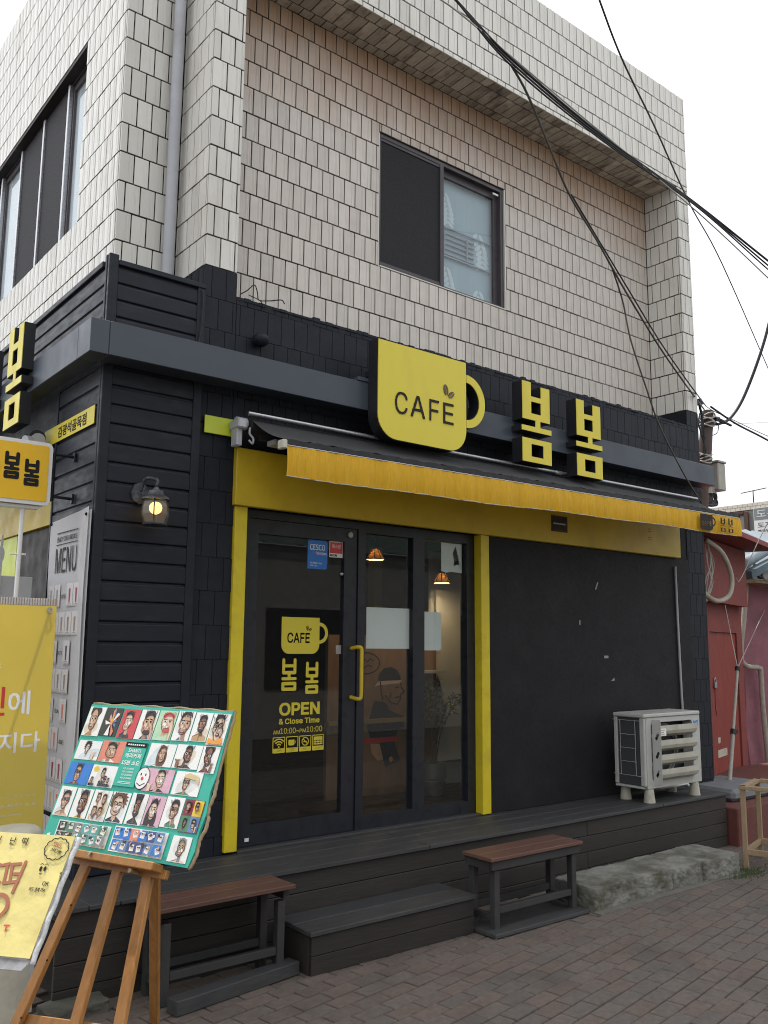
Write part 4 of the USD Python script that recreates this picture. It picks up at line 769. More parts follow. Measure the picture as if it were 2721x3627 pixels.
def face(layers, cx, cy, s, w, hgt, skin, hair, shirt, kind, rg):
    """Adds flat shapes of a made-up caricature to layers: list of (material, shape). s = head height; box w x hgt."""
    dk = {'skin': 'skin_brown', 'skin_pale': 'skin', 'skin_dark': 'hair_brown'}.get(skin, 'photo_grey'); lt = {'skin': 'skin_pale', 'skin_dark': 'skin_brown'}.get(skin, 'print_white')
    tl = rg.uniform(-14, 14)*(1.8 if kind in ('up', 'lean', 'profile') else 1); side = 1 if rg.random() < .5 else -1
    hw = {'wide': .46, 'round': .42, 'tall': .20, 'afro': .23}.get(kind, rg.uniform(.24, .36))*s; jw = rg.uniform(.55, 1.0) if kind not in ('wide', 'round', 'chin') else 1.05
    jh = rg.uniform(.30, .55)*s*(1.2 if kind == 'chin' else 1); sh = math.sin(math.radians(tl))
    J = lambda x, y: (cx+x*hw+sh*(-y)*s*.6, cy+y*s)
    if shirt:
        bwid = w*rg.uniform(.30, .48); nk = cy-s*.62
        layers.append((shirt, Polygon([(cx-bwid, -.01), (cx-bwid*.92, nk-s*.22), (cx-hw*.45, nk), (cx+hw*.45, nk), (cx+bwid*.92, nk-s*rg.uniform(.2, .35)), (cx+bwid, -.01)])))
        layers.append(('print_black', stroke([(cx-bwid*.9, nk-s*.24), (cx-hw*.2, nk-s*.05), (cx, -.01)], .0016)))
        if rg.random() < .5: layers.append((lt, Polygon([(cx-hw*.3, nk), (cx+hw*.3, nk), (cx, nk-s*.35)])))
    layers.append((dk, Polygon([J(-.42, -.82), J(-.34, -.2), J(.34, -.2), J(.42, -.82)])))
    if kind in ('long', 'fringe'): layers.append((hair, unary_union([ell(cx-hw*.4, cy-s*.15, hw*1.2, s*.82, tl), ell(cx+hw*.5, cy-s*.3, hw*1.0, s*.6, -tl)])))
    if kind == 'afro': layers.append((hair, unary_union([ell(cx+math.cos(a)*hw*.8, cy+s*.42+math.sin(a)*s*.16, hw*.75, s*.2) for a in np.arange(0, 6.2, .9)])))
    if kind == 'curly':
        layers.append((hair, unary_union([Polygon([(cx, cy+s*.1), (cx+hw*2.*math.cos(a), cy+s*.25+s*.62*math.sin(a)), (cx+hw*1.5*math.cos(a+.4), cy+s*.2+s*.5*math.sin(a+.4))]) for a in np.arange(-.7, 3.8, .36)])))
    if kind == 'tall': layers.append((hair, Polygon([J(-1.2, .2), J(-1.6, .9), J(.2, 1.02), J(1.7, .88), J(1.1, .2)])))
    skull = ell(cx, cy+s*.08, hw, s*.44, tl); jx, jy = cx-sh*s*.34+side*hw*.15, cy-s*.30
    jaw = unary_union([skull, ell(jx, jy, hw*jw, jh*.55, tl)]).convex_hull if kind in ('wide', 'round') else unary_union([skull, ell(jx, jy, hw*jw, jh*.6, tl)])
    layers.append((skin, jaw)); layers.append((dk, jaw.difference(affinity.translate(jaw, -side*hw*.30, s*.03)))); layers.append((lt, ell(cx-side*hw*.38, cy-s*.12, hw*.30, s*.10, tl)))
    layers.append((skin, ell(cx-side*hw*1.0, cy-s*.02, hw*.2, s*.12))); layers.append((dk, ell(cx-side*hw*1.0, cy-s*.02, hw*.1, s*.07)))
    if kind != 'afro':
        hl = rg.uniform(.06, .2); layers.append((hair, ell(cx, cy+s*.34, hw*1.06, s*rg.uniform(.22, .32), tl).difference(ell(cx+side*hw*.15, cy+s*hl, hw*.96, s*.30, tl))))
        layers.append((hair, unary_union([stroke([J(-1+.28*k, .36), J(-1.05+.3*k+rg.uniform(-.15, .15), .55+rg.uniform(0, .12))], s*.03) for k in range(8)])))
    ex = hw*.42; ey = cy+s*.05; big = rg.uniform(.8, 1.7)
    for q in (-1, 1):
        if rg.random() < .5: layers.append(('print_white', ell(cx+q*ex, ey, hw*.2*big, s*.05*big)))
    nl = rg.uniform(.15, .38)*s
    f = [ell(cx-ex, ey, hw*.11*big, s*.03*big), ell(cx+ex, ey, hw*.11*big, s*.03*big), stroke([(cx-ex*1.7, ey+s*.11), (cx-ex*.4, ey+s*rg.uniform(.07, .15))], s*.04), stroke([(cx+ex*.4, ey+s*rg.uniform(.07, .15)), (cx+ex*1.7, ey+s*.10)], s*.04),
         stroke([(cx-hw*.55, cy-s*.2), (cx-hw*.65, cy-s*.36)], s*.02), stroke([(cx+hw*.55, cy-s*.2), (cx+hw*.62, cy-s*.36)], s*.02), jaw.boundary.buffer(.0009)]
    layers.append((dk, Polygon([(cx-hw*.10, ey), (cx+side*hw*.45, ey-nl), (cx-side*hw*.15, ey-nl*1.15)]))); layers.append((lt, ell(cx+side*hw*.16, ey-nl*.95, hw*.17, s*.05)))
    layers.append(('print_black', unary_union(f)))
    my = cy-s*.36; mwid = hw*rg.uniform(.3, .65)
    if rg.random() < .55: layers += [('bg_maroon', ell(cx-sh*s*.3, my, mwid, s*rg.uniform(.03, .08))), ('print_white', sbox(cx-sh*s*.3-mwid*.6, my+s*.005, cx-sh*s*.3+mwid*.6, my+s*.03))]
    else: layers.append(('bg_maroon', stroke([(cx-mwid-sh*s*.3, my+s*rg.uniform(-.03, .03)), (cx-sh*s*.3, my), (cx+mwid-sh*s*.3, my+s*rg.uniform(-.03, .04))], s*.035)))
    if rg.random() < .25: layers.append((hair, ell(jx, jy-jh*.35, hw*jw*.75, jh*.25).difference(ell(cx, my, mwid, s*.05))))
    if rg.random() < .3: layers.append(('print_black', unary_union([ell(cx+q*ex, ey, hw*.34, s*.09).boundary.buffer(.0011) for q in (-1, 1)]+[stroke([(cx-ex*.3, ey), (cx+ex*.3, ey)], .0018)])))
    if rg.random() < .3: layers += [(skin, unary_union([stroke([(cx+side*w*.30, -.01), (cx+side*w*.32, cy-s*.55)], w*.12)]+[stroke([(cx+side*w*.32, cy-s*.55), (cx+side*w*(.24+.06*k), cy-s*.36)], w*.035) for k in range(4)])), ('print_black', stroke([(cx+side*w*.25, -.01), (cx+side*w*.26, cy-s*.58)], .0012))]
def draw(parent, F2, w, h, layers, z=.0016):
    """Clips the layers to the card and stacks them as printed shapes, one child per colour."""
    card = sbox(.002, .002, w-.002, h-.002); by = {}
    for k, (m, shp) in enumerate(layers):
        g = shp.buffer(0).intersection(card)
        if g.is_empty: continue
        for pg in getattr(g, 'geoms', [g]):
            if pg.geom_type == 'Polygon' and pg.area > 2e-6: by.setdefault(m, []).append(F2.ext(pg, .00012, z+k*.00016))
    for m, ms in by.items():
        part(parent, 'printed_shape', ms, m if m in M else 'art_'+m, kind='stuff')
for i, (x0, y1, x1, y0) in enumerate(cards):
    w, h = x1-x0, y1-y0; F2 = Frame(F.p(x0, y0), BU, BV)
    if i == 10:
        c = part(t, 'price_card', F2.ext(sbox(0, 0, w, h), .004, .0006), 'teal', 'turquoise price card with white lettering')
        part(c, 'black_strip', F2.ext(sbox(0, h-.020, w, h), .0006, .0047), 'print_black')
        L = [('SHANTI', .015, h-.042, .068), ('캐리커쳐', .021, h-.067, .088), ('15분 소요', .020, h-.096, .100), ('1인 10,000W', .0085, h-.115, .06), ('2인 15,000W', .0085, h-.128, .06), ('3인 20,000W', .0085, h-.141, .06), ('4인 25,000W', .0085, h-.154, .06)]
        tx = [mv(text(s_, hh_, ww_, 1, size=56), (w-ww_)/2, y_) for s_, hh_, y_, ww_ in L]+[sbox(w*.2, h-.166-k*.006, w*.8, h-.164-k*.006) for k in range(2)]
        part(c, 'lettering', F2.ext(unary_union(tx), .0005, .0048), 'print_white'); part(c, 'strip_lettering', F2.ext(unary_union([sbox(.012+k*.012, h-.013, .020+k*.012, h-.007) for k in range(8)]), .0004, .0054), 'print_white'); continue
    bg, sk, ha, shr, kind = looks[i]; rg = random.Random(100+i)
    c = part(t, 'print', F2.ext(sbox(0, 0, w, h), .0014, .0003), bg); Ls = []
    cx, cy = w*rg.uniform(.42, .58), h*rg.uniform(.52, .62); s = min(h*.66, w*.98)*rg.uniform(.78, 1.12)
    if bg == W_: Ls += [(rg.choice(['paper_tone', 'wash_blue', 'wash_tan']), ell(w*rg.uniform(.2, .8), h*rg.uniform(.1, .6), w*rg.uniform(.3, .5), h*rg.uniform(.2, .4), rg.uniform(0, 90)))]
    if kind == 'splash':
        for k in range(16):
            a = rg.uniform(0, 6.28); r = rg.uniform(.01, .05); Ls.append((rg.choice(['ink_orange', 'bg_yellow', 'print_white', 'bg_coral', 'photo_blue']), Polygon([(w*.55, h*.45), (w*.55+r*math.cos(a), h*.5+1.6*r*math.sin(a)), (w*.55+r*.8*math.cos(a+.35), h*.5+r*1.2*math.sin(a+.35))])))
        Ls.append(('ink_orange', Polygon([(w*.48, h*.4), (w*.56, h*.95), (w*.64, h*.4)]))); Ls.append(('print_white', Polygon([(w*.35, h*.02), (w*.5, h*.4), (w*.62, h*.02)])))
    elif kind == 'quad':
        for k in range(4):
            qx, qy = (k % 2)*w/2, (k//2)*h/2; Ls.append((['shirt_green', 'photo_blue', 'bg_maroon', 'bg_yellow'][k], sbox(qx, qy, qx+w/2, qy+h/2)))
        for k in range(4): face(Ls, (k % 2)*w/2+w*.25, (k//2)*h/2+h*.28, h*.24, w*.5, h*.5, ['skin_dark', 'skin_pale', 'skin', 'skin'][k], 'hair', None, 'man', rg)
    elif kind.startswith('photos'):
        nx = 6
        for a in range(nx):
            for b in range(2):
                x_, y_ = w*(.02+.163*a), h*(.05+.475*b); col = rg.choice(['photo_grey', 'photo_blue', 'shirt_blue', 'bg_dark', 'ink_teal', 'shirt_green'] if kind == 'photos' else ['photo_blue', 'shirt_blue', 'bg_blue', 'photo_grey', 'bg_coral'])
                Ls.append((col, sbox(x_, y_, x_+w*.150, y_+h*.43)))
                pw = w*.075; ph = h*.25; px_, py_ = x_+w*rg.uniform(.02, .06), y_+h*rg.uniform(.03, .12)
                Ls.append(('print_white', affinity.rotate(sbox(px_, py_, px_+pw, py_+ph), rg.uniform(-25, 25))))
                for q in range(2):
                    fx, fy = px_+pw*(.3+.4*q), py_+ph*.5; Ls.append(('hair', ell(fx, fy+ph*.12, pw*.2, ph*.22))); Ls.append(('skin_pale', ell(fx, fy-.02*ph, pw*.15, ph*.17)))
                for q in range(2): Ls.append((rg.choice(['skin', 'hair', 'shirt_dark', 'print_white']), ell(x_+w*rg.uniform(.02, .13), y_+h*rg.uniform(.25, .40), w*.018, h*.06)))
    elif kind == 'four':
        for fx, fy in ((.33, .74), (.68, .70), (.35, .30), (.70, .28)): face(Ls, w*fx, h*fy, h*.30, w*.5, h, sk, ha, None, 'man', rg)
    elif kind == 'group':
        Ls.append(('bg_yellow', ell(w*.18, h*.80, w*.11, h*.14)))
        for fx, fy, q in ((.5, .62, .36), (.15, .30, .18), (.68, .35, .22), (.85, .30, .18)): face(Ls, w*fx, h*fy, h*q*1.2, w*.3, h, sk, ha, shr, 'lean', rg)
    else:
        if kind == 'wide': s = h*.62; cy = h*.55
        if kind in ('profile', 'fringe', 'round'): s = min(h*.62, w*.75)
        if kind == 'curly' and w > h: s = h*.55
        face(Ls, cx, cy, s, w, h, sk, ha, shr, kind, rg)
        if kind == 'line':
            for k in range(7): Ls.append(('print_black', stroke([(w*rg.random(), h*rg.random()) for _ in range(3)], .0012)))
            Ls.append(('ink_orange', Polygon([(w*.05, h*.03), (w*.1, h*.22), (w*.45, h*.12), (w*.9, h*.25), (w*.92, h*.02)])))
        if kind == 'profile': Ls.append(('hair_fair', Polygon([(w*.3, h*.75), (w*.5, h*.95), (w*.9, h*.80), (w*.95, h*.45), (w*.82, h*.66), (w*.5, h*.72)]))); 
    draw(c, F2, w, h, Ls)
F3 = Frame(F.p(.40, .262), BU, BV); c = part(t, 'clown_cutout', F3.ext(ell(.042, .043, .036, .045), .002, .0022), 'print_white', 'white painted face cut-out with a red nose')
part(c, 'printed_shape', F3.ext(unary_union([ell(.030, .058, .003, .005), ell(.055, .058, .003, .005), stroke([(.02, .022), (.04, .012), (.062, .024)], .003), ell(.042, .043, .036, .045).boundary.buffer(.0012)]), .0004, .0044), 'print_black'); part(c, 'nose', F3.ext(ell(.042, .042, .007, .007), .0006, .0044), 'print_red')
part(t, 'small_tag', Frame(F.p(.022, .035), BU, BV).ext(affinity.rotate(sbox(0, 0, .018, .010), 15), .001), 'print_white')

t = thing('easel', 'orange brown wooden easel with a tray holding the turquoise board', 'easel', F.p(.4, -.96))
def leg(u0, v0, u1, v1, z, w=.046, d=.024): return beam(F.p(u0, v0, z), F.p(u1, v1, z), d, w, up=BU, bev=.003)
part(t, 'leg', leg(.300, .20, .155, -.955, -.029), 'easel_wood'); part(t, 'leg', leg(.417, .30, .510, -.955, -.029), 'easel_wood'); part(t, 'leg', leg(.560, .20, .755, -.955, -.029), 'easel_wood')
part(t, 'leg', beam(F.p(.52, .16, -.06), np.array([-.125, -.935, .012]), .024, .046, up=BU), 'easel_wood')
part(t, 'tray', beam(F.p(.205, -.018, .012), F.p(.672, -.018, .012), .062, .030, up=BV), 'easel_wood'); part(t, 'tray_back', beam(F.p(.20, -.034, -.028), F.p(.695, -.034, -.028), .024, .034, up=BV), 'easel_wood')
part(t, 'crossbar', beam(F.p(.20, -.612, -.053), F.p(.68, -.565, -.053), .022, .05, up=BV), 'easel_wood'); part(t, 'upper_bar', beam(F.p(.30, .18, -.054), F.p(.56, .18, -.054), .022, .05, up=BV), 'easel_wood')
for u_, v_ in ((.275, -.20), (.250, -.40), (.222, -.60), (.603, -.20), (.637, -.40), (.672, -.60)): part(t, 'screw_hole', move(trimesh.creation.icosphere(1, .004), None, F.p(u_, v_, -.016)), 'print_black')
part(t, 'wing_nut', tube([F.p(.56, -.045, -.01), F.p(.56, -.045, .035)], .009, 8), 'raw_wood'); part(t, 'hook_screw', tube(curve([F.p(.345, -.012, .043), F.p(.350, -.006, .050), F.p(.345, -.022, .052)]), .004, 6), 'alu')

# ---- yellow hand-lettered board in cling film, and its support
a2, l2 = -.894, .602
U2 = np.array([math.cos(a2), math.sin(a2), 0]); V2_ = np.array([0, 0, 1])*math.cos(l2)+np.array([-math.sin(a2), math.cos(a2), 0])*math.sin(l2)
d_ = FW+RT*((485*.5549)-W/2)/FPX-UP*((2400+1012*.5549)-H/2)/FPX; TR2 = CAM+d_/(d_@FW)*3.1; h2 = .602*3.1/4.602*1.0
h2 = .406; w2 = .62
K = Frame(TR2-U2*w2-V2_*h2, U2, V2_)
t = thing('lettered_board', 'yellow hand lettered board wrapped in clear film leaning at the left edge', 'sign board', K.p(w2/2, 0))
sh = rrect(0, 0, w2, h2, .02)
vv = trimesh.creation.box(extents=(w2-.004, h2-.004, .004)); 
for _ in range(5): vv = vv.subdivide()
q = np.array(vv.vertices)+[w2/2, h2/2, 0]; cr = meshkit.fbm(np.stack([q[:, 0]*9+q[:, 1]*6, q[:, 1]*7, q[:, 0]*0], 1), 3); q[:, 2] += np.where(q[:, 2] > 0, (cr-.5)*.006*(1.5-q[:, 1]/h2), 0)
part(t, 'sheet', K.put(trimesh.Trimesh(q, vv.faces, process=False), -.001), 'paper_board', smooth=40)
part(t, 'edge', [K.ext(sh, .028, -.032)], 'wrap'); part(t, 'film_fold', K.ext(Polygon([(0, -.035), (w2-.03, -.030), (w2-.01, .0), (w2-.02, .012), (0, .01)]), .006, -.028), 'wrap'); part(t, 'film_strip', tube([K.p(w2+.006, y, -.014+.003*math.sin(y*60)) for y in np.linspace(-.01, h2, 30)], .010, 6), 'wrap', smooth=True)
def hand(strokes, x, y, s, w): return unary_union([stroke([(x+a*s, y+b*s) for a, b in q_], w) for q_ in strokes])
ZT = .0042
def px(a, b):
    d = FW+RT*((a*.32873)-W/2)/FPX-UP*((2900+b*.32873)-H/2)/FPX; q = CAM+d*np.dot(K.o-CAM, K.n)/np.dot(d, K.n)-K.o
    return float(q@K.u), float(q@K.v)
big = unary_union([stroke([px(-70, 520), px(10, 500)], .010), stroke([px(-60, 520), px(-80, 690), px(0, 690)], .0105), stroke([px(90, 500), px(60, 640), px(40, 700), px(130, 690)], .0105), stroke([px(20, 510), px(110, 490)], .0105), stroke([px(130, 500), px(230, 490)], .0105), stroke([px(140, 505), px(110, 690), px(200, 680)], .0105), stroke([px(285, 470), px(140, 800)], .0105), stroke([px(160, 600), px(230, 600)], .0105)])
part(t, 'big_lettering', K.ext(big, .0012, ZT), 'marker'); part(t, 'big_ring', K.ext(Point(px(-30, 950)).buffer(.045).difference(Point(px(-30, 950)).buffer(.032)), .0012, ZT), 'marker'); part(t, 'red_letter', K.ext(unary_union([stroke([px(55, 1155), px(105, 1155)], .005), stroke([px(78, 1155), px(65, 1210)], .005)]), .0012, ZT), 'print_red')
part(t, 'top_lettering', K.ext(unary_union([mv(text('리', .026), *px(-55, 265)), mv(text('난', .026), *px(100, 280)), mv(text('떡', .028), *px(225, 290))]), .0012, ZT), 'print_black')
cc = px(615, 330); cl = unary_union([Point(cc[0]+.033*math.cos(a), cc[1]+.027*math.sin(a)).buffer(.0125) for a in np.linspace(0, 2*math.pi, 13)]+[ell(cc[0], cc[1], .034, .028)])
part(t, 'cloud_outline', K.ext(cl.boundary.buffer(.0014), .0012, ZT), 'print_black'); part(t, 'cloud_lettering', K.ext(affinity.rotate(mv(text('SNS', .016, .034), cc[0]-.02, cc[1]+.006), -12), .0012, ZT), 'marker'); part(t, 'cloud_small_lettering', K.ext(affinity.rotate(mv(text('스타그램!', .013, .046), cc[0]-.022, cc[1]-.014), -14), .0012, ZT), 'print_black')
e1, e2 = px(445, 545), px(490, 545)
part(t, 'drawn_face', K.ext(unary_union([ell(*e1, .0045, .0085), ell(*e2, .0045, .0085), stroke([px(445, 500), px(465, 488), px(480, 500)], .0018), stroke([px(495, 505), px(515, 490), px(530, 510)], .0018), stroke([px(430, 595), px(440, 602), px(452, 595)], .0018)]), .0012, ZT), 'print_black')
part(t, 'small_lettering', K.ext(unary_union([mv(text('OK', .014), *px(455, 725)), mv(text('카드 결제 가능', .014, .062), *px(310, 785)), affinity.rotate(mv(text('테이크아웃', .009, .03), *px(610, 640)), -75)]), .0012, ZT), 'print_black')
t = thing('board_stand', 'plain wooden stand holding up the yellow lettered board', 'stand', K.p(.1, -.4))
for x_ in (.05, .34): part(t, 'leg', beam(K.p(x_-.12, h2*.9, -.05), np.array([*(K.p(x_-.18, -.05)[:2]), .004]), .03, .03), 'raw_wood')
part(t, 'leg', beam(K.p(.05, h2*.8, -.09), np.array([*(K.p(.02, 0)[:2]+[.2, .42]), .004]), .03, .03), 'raw_wood'); part(t, 'cross_bar', beam(K.p(-.05, .06, -.052), K.p(.30, .06, -.052), .03, .03, up=V2_), 'raw_wood')

# ================================================================ LEFT SIDE: BANNER, LIGHTBOX, MENU
BY = -.5; F = front(-1.16, BY, 0); bw_ = .62; bt = 1.925
t = thing('banner_stand', 'tall yellow banner stand with white Korean lettering, lit through by the sun', 'banner', (-.85, BY, 0))
part(t, 'top_hem', [F.ext(sbox(.004+k*.0125, bt-.033, .0115+k*.0125, bt), .0014) for k in range(49)], 'banner_white', kind='stuff'); part(t, 'hem_backing', F.ext(sbox(0, bt-.0345, bw_, bt+.001), .0008, -.001), 'cardboard')
part(t, 'lower_cloth', F.ext(sbox(.006, .02, bw_+.004, .498), .0012, .001), 'stand_grey')
part(t, 'eyelet', lathe([(.008, 0), (.015, 0), (.015, .004), (.008, .004)], (0, 0, 0), 16).apply_transform(np.array([[1, 0, 0, -.573], [0, 0, -1, BY-.0016], [0, 1, 0, bt-.055], [0, 0, 0, 1.]])), 'alu', smooth=40)
part(t, 'rod', tube([(-.573, BY+.012, bt-.05), (-.85, BY+.10, .95), (-.85, BY+.12, .02)], .007, 8), 'cable_black'); part(t, 'rod', tube([(-1.13, BY+.012, bt-.05), (-.85, BY+.10, .95)], .007, 8), 'cable_black'); part(t, 'hook', tube(curve([(-.573, BY+.012, bt-.05), (-.56, BY+.014, bt-.11), (-.575, BY+.016, bt-.13), (-.585, BY+.014, bt-.11)]), .005, 6), 'cable_black')
part(t, 'foot', [beam((-.85, BY-.2, .012), (-.85, BY+.3, .012), .03, .02), beam((-1.1, BY+.1, .03), (-.6, BY+.1, .03), .03, .02)], 'frame_black')
ZB_ = lambda a, b: at(a*.5549, 2400+b*.5549, y=BY)
def place(shape, px0, py0, px1, py1):
    """Scales lettering into the box between two photo points on the banner."""
    p, q = ZB_(px0, py1), ZB_(px1, py0); b = shape.bounds
    s = affinity.scale(shape, (q[0]-p[0])/(b[2]-b[0]), (q[2]-p[2])/(b[3]-b[1]), origin=(0, 0)); b = s.bounds
    return mv(s, p[0]+1.16-b[0], p[2]-b[1])
words = [place(text('에', 1, bold=1), 45, 82, 197, 240), place(text('지다', 1, bold=1), -20, 340, 260, 490), place(text('한', 1), -55, -90, 12, -22), place(text('톡톡! 가득찬 유자향', 1, size=48), -90, 742, 226, 782), place(text('스무디 3.5', 1, size=56), -5, 792, 226, 838), place(inter('Smoothie', 1), -10, 865, 131, 892)]
redw = place(text('인', 1, bold=1), -130, 60, 40, 250); whole = sbox(0, .50, bw_, bt-.035)
part(t, 'cloth', F.ext(whole.difference(unary_union(words+[redw])), .0012), 'banner_yellow')
for q_ in words: part(t, 'lettering', F.ext(q_.intersection(whole), .0012), 'banner_white', kind='stuff')
part(t, 'red_lettering', F.ext(redw.intersection(whole), .0012), 'banner_red')
FLT = lambda shape, a0, b0, a1, b1: F.ext(place(shape, a0, b0, a1, b1), .0008, .004)
part(t, 'foot_lettering', [FLT(bom_round(1, 1.2, .18), 60, 2145, 108, 2240), FLT(Point(0, 0).buffer(1).difference(Point(0, 0).buffer(.7)), -25, 2160, 20, 2215)], 'print_black')
t = thing('cream_disc', 'round cream tub lid showing above the yellow lettered board', 'tub', (-.80, -.62, 0))
c_ = at(110*.5549, 2400+990*.5549, y=-.78); part(t, 'lid', lathe([(0, .042), (.085, .034), (.105, .016), (.108, 0), (0, 0)], (c_[0]-.005, -.78, c_[2]-.01), 28), 'foot_beige', smooth=45); part(t, 'tub', lathe([(0, 0), (.088, 0), (.10, c_[2]-.012), (0, c_[2]-.012)], (c_[0]-.005, -.78, 0.001), 24), 'foot_beige', smooth=45)
t = thing('lightbox', 'yellow projecting lightbox with white frame on the left siding', 'shop sign', (-.66, .32, 2.5))
LX0, LX1, LZ0_, LZ1_ = -1.05, -.366, 2.500, 2.873
part(t, 'casing', Frame((0, .36, 0), (1, 0, 0), (0, 0, 1)).ext(rrect(LX0, LZ0_, LX1, LZ1_, .035), .10), 'white_paint'); F = front(0, .2598, 0)
part(t, 'panel', F.ext(rrect(LX0+.022, LZ0_+.022, LX1-.022, LZ1_-.022, .012), .003), 'light_panel')
part(t, 'lettering', F.ext(unary_union([mv(bom_round(.088, .158, .021), -.637, 2.635), mv(bom_round(.088, .158, .021), -.525, 2.605)]), .0015, .0032), 'print_black'); part(t, 'red_mark', F.ext(Point(-.70, 2.69).buffer(.042), .0015, .0032), 'print_red')
part(t, 'lower_rail', box(-1.0, -.42, .28, .34, 2.478, 2.498, .003), 'white_paint')
part(t, 'bracket', [tube([(SX-.005, .339, z), (-.34, .33, z), (-.362, .32, z)], .009, 8) for z in (2.826, 2.569)]+[box(SX-.018, SX-.004, .325, .352, z-.03, z+.03, .003) for z in (2.826, 2.569)]+[tube([(-.335, .33, 2.54), (-.335, .33, 2.86)], .011, 8)], 'frame_black')
solo('thin_post', [tube([(-.52, .30, .0), (-.505, .30, 2.478)], .012, 10), tube([(-.56, .30, 2.21), (-.47, .30, 2.212)], .006, 6)], 'white_paint', 'thin white post under the lightbox with a small cross bar', 'post')
t = thing('menu_poster', 'long white menu poster with pictures of drinks on the left siding', 'poster', (-.22, .31, .8))
FM = leftface(-.222, .635, 0)
gx = np.linspace(0, .655, 9); gz = np.linspace(.75, 2.47, 22); V = []
for x in gx:
    for z in gz: V.append((x, z+(.012 if x > .05 else -.005)*(x/.655)-.02*((.655-x)/.655)*(z > 2.4), .003*math.sin(z*6+x*4)+.010*max(0, (x-.5)/.155)))
Fm = [tr for i in range(8) for j in range(21) for a, b, c, d in [(i*22+j, (i+1)*22+j, (i+1)*22+j+1, i*22+j+1)] for tr in ((a, b, c), (a, c, d))]
part(t, 'sheet', FM.put(trimesh.Trimesh(np.array(V), np.array(Fm), process=False), .006), 'poster_white', smooth=True)
part(t, 'under_sheet', FM.put(trimesh.Trimesh(np.array(V)*[1, .985, .2]+[.018, .02, 0], np.array(Fm), process=False), .001), 'poster_white')
part(t, 'heading', FM.ext(unary_union([mv(inter('MENU', .150, .36, 0), .14, 2.125), mv(inter('ENJOY OUR VARIOUS', .030, .34), .15, 2.315), sbox(.14, 2.365, .50, 2.371), sbox(.14, 2.295, .50, 2.300)]), .001, .0125), 'print_black')
for fx in (.02, .62): part(t, 'fixing', move(trimesh.creation.icosphere(2, .010), None, FM.p(fx, 2.44, .012)), 'print_black')
lay = [('pp', 'COFFEE', 'rr'), ('dkkkk',), ('kd', 'LATTE', 'd'), ('kkkk',), ('dd', 'TEA', 'o'), ('yko', 'ADE', ''), ('byrr',), ('ogyo', 'SHAKE', ''), ('rkdk',), ('krrd',)]
lm = {'p': 'art_photo_grey', 'r': 'bg_maroon', 'd': 'shirt_dark', 'k': 'art_drink_brown', 'o': 'art_drink_red', 'y': 'art_drink_amber', 'b': 'art_photo_blue', 'g': 'art_drink_amber'}
for r, row in enumerate(lay):
    zt = 2.055-r*.165; n = 5; x = .05; wd = .108; cells = []
    for piece in row:
        if len(piece) > 2 and piece.isupper(): cells.append(('t', piece))
        elif piece.isupper(): cells.append(('t', piece))
        else: cells += [('c', q) for q in piece]
    for kd, q in cells[:5]:
        if kd == 't': part(t, 'row_heading', FM.ext(mv(inter(q, .022, .075, size=40), x+.018, zt-.085), .0008, .0125), 'print_black')
        else:
            cell = part(t, 'drink_picture', FM.ext(sbox(x, zt-.135, x+wd-.006, zt), .0008, .0122), 'poster_cell')
            gl = Polygon([(x+.040, zt-.112), (x+.036, zt-.03), (x+.064, zt-.03), (x+.060, zt-.112)])
            mm = lm[q]; mm = mm if mm in M else 'art_'+mm
            part(cell, 'drink', FM.ext(gl, .0006, .0132), mm); part(cell, 'drink_shadow', FM.ext(unary_union([sbox(x+.022, zt-.122, x+.078, zt-.117), sbox(x+.005, zt-.131, x+.095, zt-.127)]), .0006, .0132), 'print_grey')
        x += wd
t = thing('left_awning', 'closed black awning roller with a metal end cap on the left face', 'awning', (-.42, 2, 3.0))
part(t, 'roller', tube([(-.30, .80, 3.015), (-.30, 3.4, 3.015)], .055, 14), 'fabric_black', smooth=60); part(t, 'front_bar', box(-.50, -.45, .86, 3.4, 2.90, 2.945, .005), 'fabric_black')
part(t, 'cloth', trimesh.Trimesh([(-.35, .84, 3.04), (-.35, 3.4, 3.04), (-.48, 3.4, 2.95), (-.48, .86, 2.95)], [(0, 1, 2), (0, 2, 3)], process=False), 'fabric_black')
part(t, 'end_cap', [tube([(-.30, .775, 3.0), (-.30, .80, 3.0)], .045, 12), box(-.36, -.25, .775, .80, 2.96, 2.985), tube([(-.385, .77, 2.985), (-.35, .79, 2.99)], .03, 10)], 'pipe_grey')
t = thing('planter_box', 'grey metal planter box with a cut-out metal figure behind the banner', 'planter', (-.62, .75, 0))
part(t, 'box', box(-.95, -.33, .60, .95, 0, 2.105, .004), 'stand_grey')
fg = ell(-.530, 2.23, .022, .05).union(sbox(-.545, 2.0, -.518, 2.2)).union(ell(-.527, 2.30, .008, .05)).union(stroke([(-.585, 2.24), (-.55, 2.235)], .018)).union(Point(-.59, 2.245).buffer(.012))
part(t, 'metal_figure', front(0, .588, 0).ext(fg, .005), 'alu')

